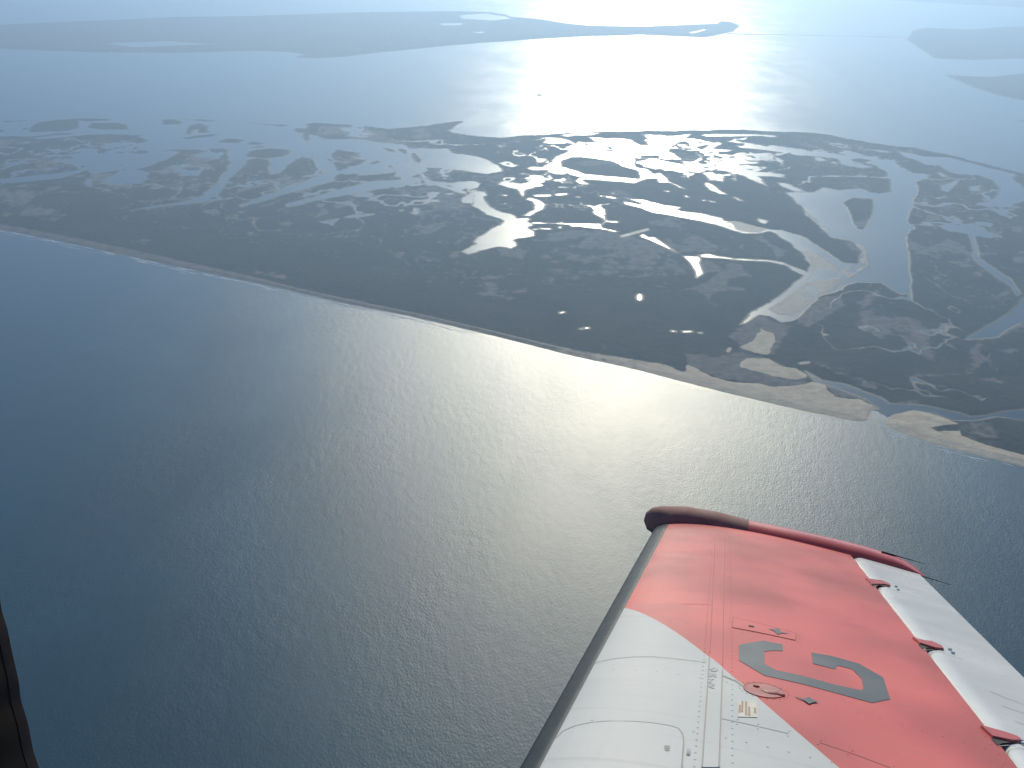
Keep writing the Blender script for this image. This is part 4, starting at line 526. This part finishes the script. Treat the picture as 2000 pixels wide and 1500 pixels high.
# things that lie on the curved skin
def on_skin(name, poly, material, parent, h=.0018, skirt=True, step=.03):
    bm = bmesh.new(); f = bm.faces.new([bm.verts.new((c, s, 0)) for c, s in poly])
    xs = [p[0] for p in poly]; x = min(xs) + step
    while x < max(xs) - 1e-4:
        bmesh.ops.bisect_plane(bm, geom=bm.verts[:] + bm.edges[:] + bm.faces[:], plane_co=(x, 0, 0), plane_no=(1, 0, 0)); x += step
    ss_ = [p[1] for p in poly]
    if skirt:
        ret = bmesh.ops.extrude_face_region(bm, geom=bm.faces[:]); top = {v for v in ret['geom'] if isinstance(v, bmesh.types.BMVert)}
    else: top = set(bm.verts)
    for v in bm.verts: v.co.z = surf(v.co.x, v.co.y) + (h if v in top else -.002)
    bmesh.ops.recalc_face_normals(bm, faces=bm.faces); bmesh.ops.triangulate(bm, faces=[f for f in bm.faces if len(f.verts) > 4])
    me = bpy.data.meshes.new(name); bm.to_mesh(me); bm.free()
    return link(name, me, material, parent)
def ribbon(line, wd):
    n_ = len(line); l = []; r_ = []
    for i in range(n_):
        a = line[max(0, i - 1)]; b = line[min(n_ - 1, i + 1)]; dx, dy = b[0] - a[0], b[1] - a[1]; L = math.hypot(dx, dy) or 1
        l.append((line[i][0] - dy / L * wd, line[i][1] + dx / L * wd)); r_.append((line[i][0] + dy / L * wd, line[i][1] - dx / L * wd))
    return l + r_[::-1]
def dense(line, st=.06):
    o = []
    for a, b in zip(line, line[1:]):
        k = max(1, int(math.hypot(b[0] - a[0], b[1] - a[1]) / st)); o += [(a[0] + (b[0] - a[0]) * i / k, a[1] + (b[1] - a[1]) * i / k) for i in range(k)]
    return o + [line[-1]]
def skin_line(name, line, wd, material, parent, h=.0012):
    line = dense(line); V = []; n_ = len(line); rb = ribbon(line, wd); l = rb[:n_]; r_ = rb[n_:][::-1]
    for (a, b) in zip(l, r_): V += [(a[0], a[1], surf(*a) + h), (b[0], b[1], surf(*b) + h)]
    return pymesh(name, V, [(2 * i, 2 * i + 2, 2 * i + 3, 2 * i + 1) for i in range(n_ - 1)], material, parent)
def redside(c, s):
    v = 0
    for k in PAINT: v = v * c + k
    return s > v

on_skin('skin_strip', STRIP, M_wing, plane, .0022)
for e in ((STRIP[0], STRIP[1], STRIP[2]), (STRIP[5], STRIP[4], STRIP[3])):
    red_part = [p for p in dense(list(e)) if redside(*p)]; wh = [p for p in dense(list(e)) if not redside(*p)]
    if len(red_part) > 1: skin_line('seam', red_part, .0017, M_seamr, plane, .0030)
    if len(wh) > 1: skin_line('seam', wh, .0017, M_seam, plane, .0030)
on_skin('leading_edge_panel', LEPANEL, M_wing, plane, .0030)
skin_line('seam', LEPANEL[1:13], .0016, M_seam, plane, .0036)
skin_line('seam', RIB, .0018, M_seam, plane, .0016)
for l in SEAMS:
    dl = dense(l); rp_ = [p for p in dl if redside(*p)]; wp = [p for p in dl if not redside(*p)]
    if len(rp_) > 1: skin_line('seam', rp_, .0018, M_seamr, plane)
    if len(wp) > 1: skin_line('seam', wp, .0018, M_seam, plane)
skin_line('scuff_mark', SCUFF[0], .006, M_stencil, plane)
acc = on_skin('access_panel', ACCESS, M_wing, plane, .0016)
skin_line('seam', ACCESS + [ACCESS[0]], .0020, M_seamr, plane, .0022)
ov = on_skin('filler_panel', OVAL, simple('worn_red_paint', (.30, .085, .085), .45, var=.2, scale=20), plane, .0016)
skin_line('seam', OVAL + [OVAL[0]], .0022, M_seamr, plane, .0022)
def disc(name, c, s, r_, h, material, parent, seg=14):
    z0 = surf(c, s); V = []
    for rr, zz in ((r_, -.002), (r_, h * .6), (r_ * .8, h)):
        V += [(c + rr * math.cos(2 * math.pi * k / seg), s + rr * math.sin(2 * math.pi * k / seg), z0 + zz) for k in range(seg)]
    F_ = [(j * seg + k, j * seg + (k + 1) % seg, (j + 1) * seg + (k + 1) % seg, (j + 1) * seg + k) for j in range(2) for k in range(seg)]
    F_ += [tuple(range(2 * seg, 3 * seg))]
    return pymesh(name, V, F_, material, parent)
cc = [sum(p[i] for p in CAP) / len(CAP) for i in (0, 1)]
disc('filler_cap', cc[0] - .004, cc[1], .026, .006, simple('cap_metal', (.25, .075, .075), .5), ov)
disc('cap_latch', cc[0] + .024, cc[1] - .012, .012, .006, M_seamr, ov); disc('cap_latch', cc[0] - .042, cc[1] + .018, .009, .006, M_seamr, ov)
disc('drain_hole_shade', HOLES[0][0], HOLES[0][1], .011, .004, M_dark, acc)  # dark disc painting in the shade inside the hole
on_skin('registration_letter', LETTER, M_grey, plane, .0012, skirt=False, step=.02)
for a in ARROWS: on_skin('arrow_mark', a, M_grey, plane, .0034, skirt=False)
pc = on_skin('placard', PLACARD, M_placard, plane, .0016)
for l in PLINES: skin_line('print_line', l, .0026, M_print, pc, .0024)
for q in MARKS:
    for i in range(3):
        u = (i + .5) / 3; a = [q[0][k] + (q[3][k] - q[0][k]) * u for k in (0, 1)]; b = [q[1][k] + (q[2][k] - q[1][k]) * u for k in (0, 1)]
        skin_line('stencil_mark', [a, b], .0045, M_stencil, plane, .0040)
for l in STENCIL: skin_line('stencil_mark', l, .0042, simple('faint_print', (.27, .27, .275), .6) if l is STENCIL[0] else bpy.data.materials['faint_print'], plane, .0034)

# aileron hinges
for br, sl_, bo, arc in zip(BRACKETS, SLOTS, BOLTS, ARCS):
    on_skin('hinge_slot_shade', sl_, M_dark, ail, .0015, skirt=False)  # flat black patch on the skin, shade of the recess put in as colour
    hb = on_skin('hinge_bracket', br, M_red, plane, .008)
    for c, s in bo: disc('bolt', c, s, .008, .008, M_steel, hb, 8)
    skin_line('seam', arc, .0016, M_seam, ail)
for l in ALINES: skin_line('tab_seam', l, .0020, M_seam, ail)

# static wicks trailing off the tip and the aileron
for (a, b), s in zip(WICKS, (6.86, 6.76)):
    p = Vector((a[0], s, a[1])); q = Vector((b[0], s, b[1])); d = (q - p).normalized(); u = d.orthogonal().normalized(); v_ = d.cross(u)
    p = p - d * .10
    rings = [[p + (q - p) * k + (u * math.cos(x) + v_ * math.sin(x)) * r_ for x in [i * math.pi / 3 for i in range(6)]] for k, r_ in ((0, .006), (.35, .0045), (.36, .0032), (1, .0012))]
    loft('static_wick', rings, M_dark, plane, sharp=50)

# rivets: too small to count
V = []; F_ = []
def rivet(c, s, r_=.0030, h=.0011):
    z = surf(c, s); i0 = len(V)
    for rr, zz in ((r_, .0006), (r_ * .6, h)): V.extend((c + rr * math.cos(k * math.pi / 3), s + rr * math.sin(k * math.pi / 3), z + zz) for k in range(6))
    F_.extend((i0 + k, i0 + (k + 1) % 6, i0 + 6 + (k + 1) % 6, i0 + 6 + k) for k in range(6)); F_.append(tuple(i0 + 6 + k for k in range(6)))
def row(line, st, off):
    line = dense(line, st); rb = ribbon(line, off)[:len(line)]
    for c, s in rb: rivet(c, s)
row([STRIP[5], STRIP[4], STRIP[3]], .05, .028)
row(ACCESS + [ACCESS[0]], .035, -.012); row(ACCESS + [ACCESS[0]], .035, .012); row(SEAMS[0], .05, .02); row(SEAMS[0], .05, -.02)
row(OVAL + [OVAL[0]], .04, .012)
for s in (2.1, 2.55, 3.05, 3.75, 4.4, 4.9, 5.4, 5.8, 6.35):
    row([(lin(LE, s) + chord(s) * t, s) for t in (.29, .45, .60, .74)], .045, .0); row([(lin(LE, s) + chord(s) * t, s) for t in (.08, .16, .24)], .045, .0)
row([STRIP[0], STRIP[1], STRIP[2]], .045, -.016); row([STRIP[5], STRIP[4], STRIP[3]], .045, -.012)
for s in stations: rivet(lin(HINGE, s) - .03, s); rivet(lin(HINGE, s) - .03, s + .07)
rv = pymesh('rivets', V, F_, M_wing, plane); rv['kind'] = 'stuff'

# cabin window trim the camera looks past
def frame_ring(name, inner, outer, d0_, d1_, s0_, s1_, material):
    n_ = len(FRAME); cx = sum(p[0] for p in FRAME) / n_; cz = sum(p[1] for p in FRAME) / n_
    pts = []
    for i in range(n_):      # Catmull-Rom through the traced opening
        p = [FRAME[(i + k - 1) % n_] for k in range(4)]
        for t in (0, .25, .5, .75):
            pts.append(tuple(.5 * (2 * p[1][k] + (p[2][k] - p[0][k]) * t + (2 * p[0][k] - 5 * p[1][k] + 4 * p[2][k] - p[3][k]) * t * t + (3 * p[1][k] - p[0][k] - 3 * p[2][k] + p[3][k]) * t ** 3) for k in (0, 1)))
    rings = []
    for i, (x, z) in enumerate(pts):
        a = pts[i - 1]; b = pts[(i + 1) % len(pts)]; dx, dz = b[0] - a[0], b[1] - a[1]; L = math.hypot(dx, dz) or 1
        nx, nz_ = -dz / L, dx / L
        if nx * (x - cx) + nz_ * (z - cz) < 0: nx, nz_ = -nx, -nz_
        wob = .0003 * math.sin(i * .9)
        rings.append([Vector((x + nx * (o_ + wob), s_, z + nz_ * (o_ + wob))) for o_, s_ in ((d0_, s0_), (d1_, s0_), (d1_, s1_), (d0_ + (d1_ - d0_) * .12, s1_), (d0_, s0_ + (s1_ - s0_) * .25))])
    rings.append(rings[0])
    return loft(name, rings, material, plane, caps=False, sharp=50)
frame_ring('window_seal', 0, 0, 0.0, .0030, .400, .3945, M_rim)
frame_ring('window_frame', 0, 0, .0006, .110, .3940, .330, M_frame)

# ------------------------------------------------------------------ haze: the air between
hm = bpy.data.materials.new('haze_air'); hm.use_nodes = True; ht = hm.node_tree; ht.nodes.clear()
ho = ht.nodes.new('ShaderNodeOutputMaterial'); hv = ht.nodes.new('ShaderNodeVolumePrincipled')
hv.inputs['Color'].default_value = (.475, .70, 1.0, 1); hv.inputs['Density'].default_value = HAZE_DENSITY; hv.inputs['Anisotropy'].default_value = .68
ht.links.new(hv.outputs[0], ho.inputs['Volume'])
x, y0, y1, z0, z1 = 130000, -125000, 150000, -5.0, ALT + 12
hz = pymesh('haze', [(-x, y0, z0), (x, y0, z0), (x, y1, z0), (-x, y1, z0), (-x, y0, z1), (x, y0, z1), (x, y1, z1), (-x, y1, z1)],
            [(0, 3, 2, 1), (4, 5, 6, 7), (0, 1, 5, 4), (1, 2, 6, 5), (2, 3, 7, 6), (3, 0, 4, 7)], hm)
hz['kind'] = 'stuff'; hz['label'] = 'pale blue haze filling the air over the coast'; hz['category'] = 'haze'
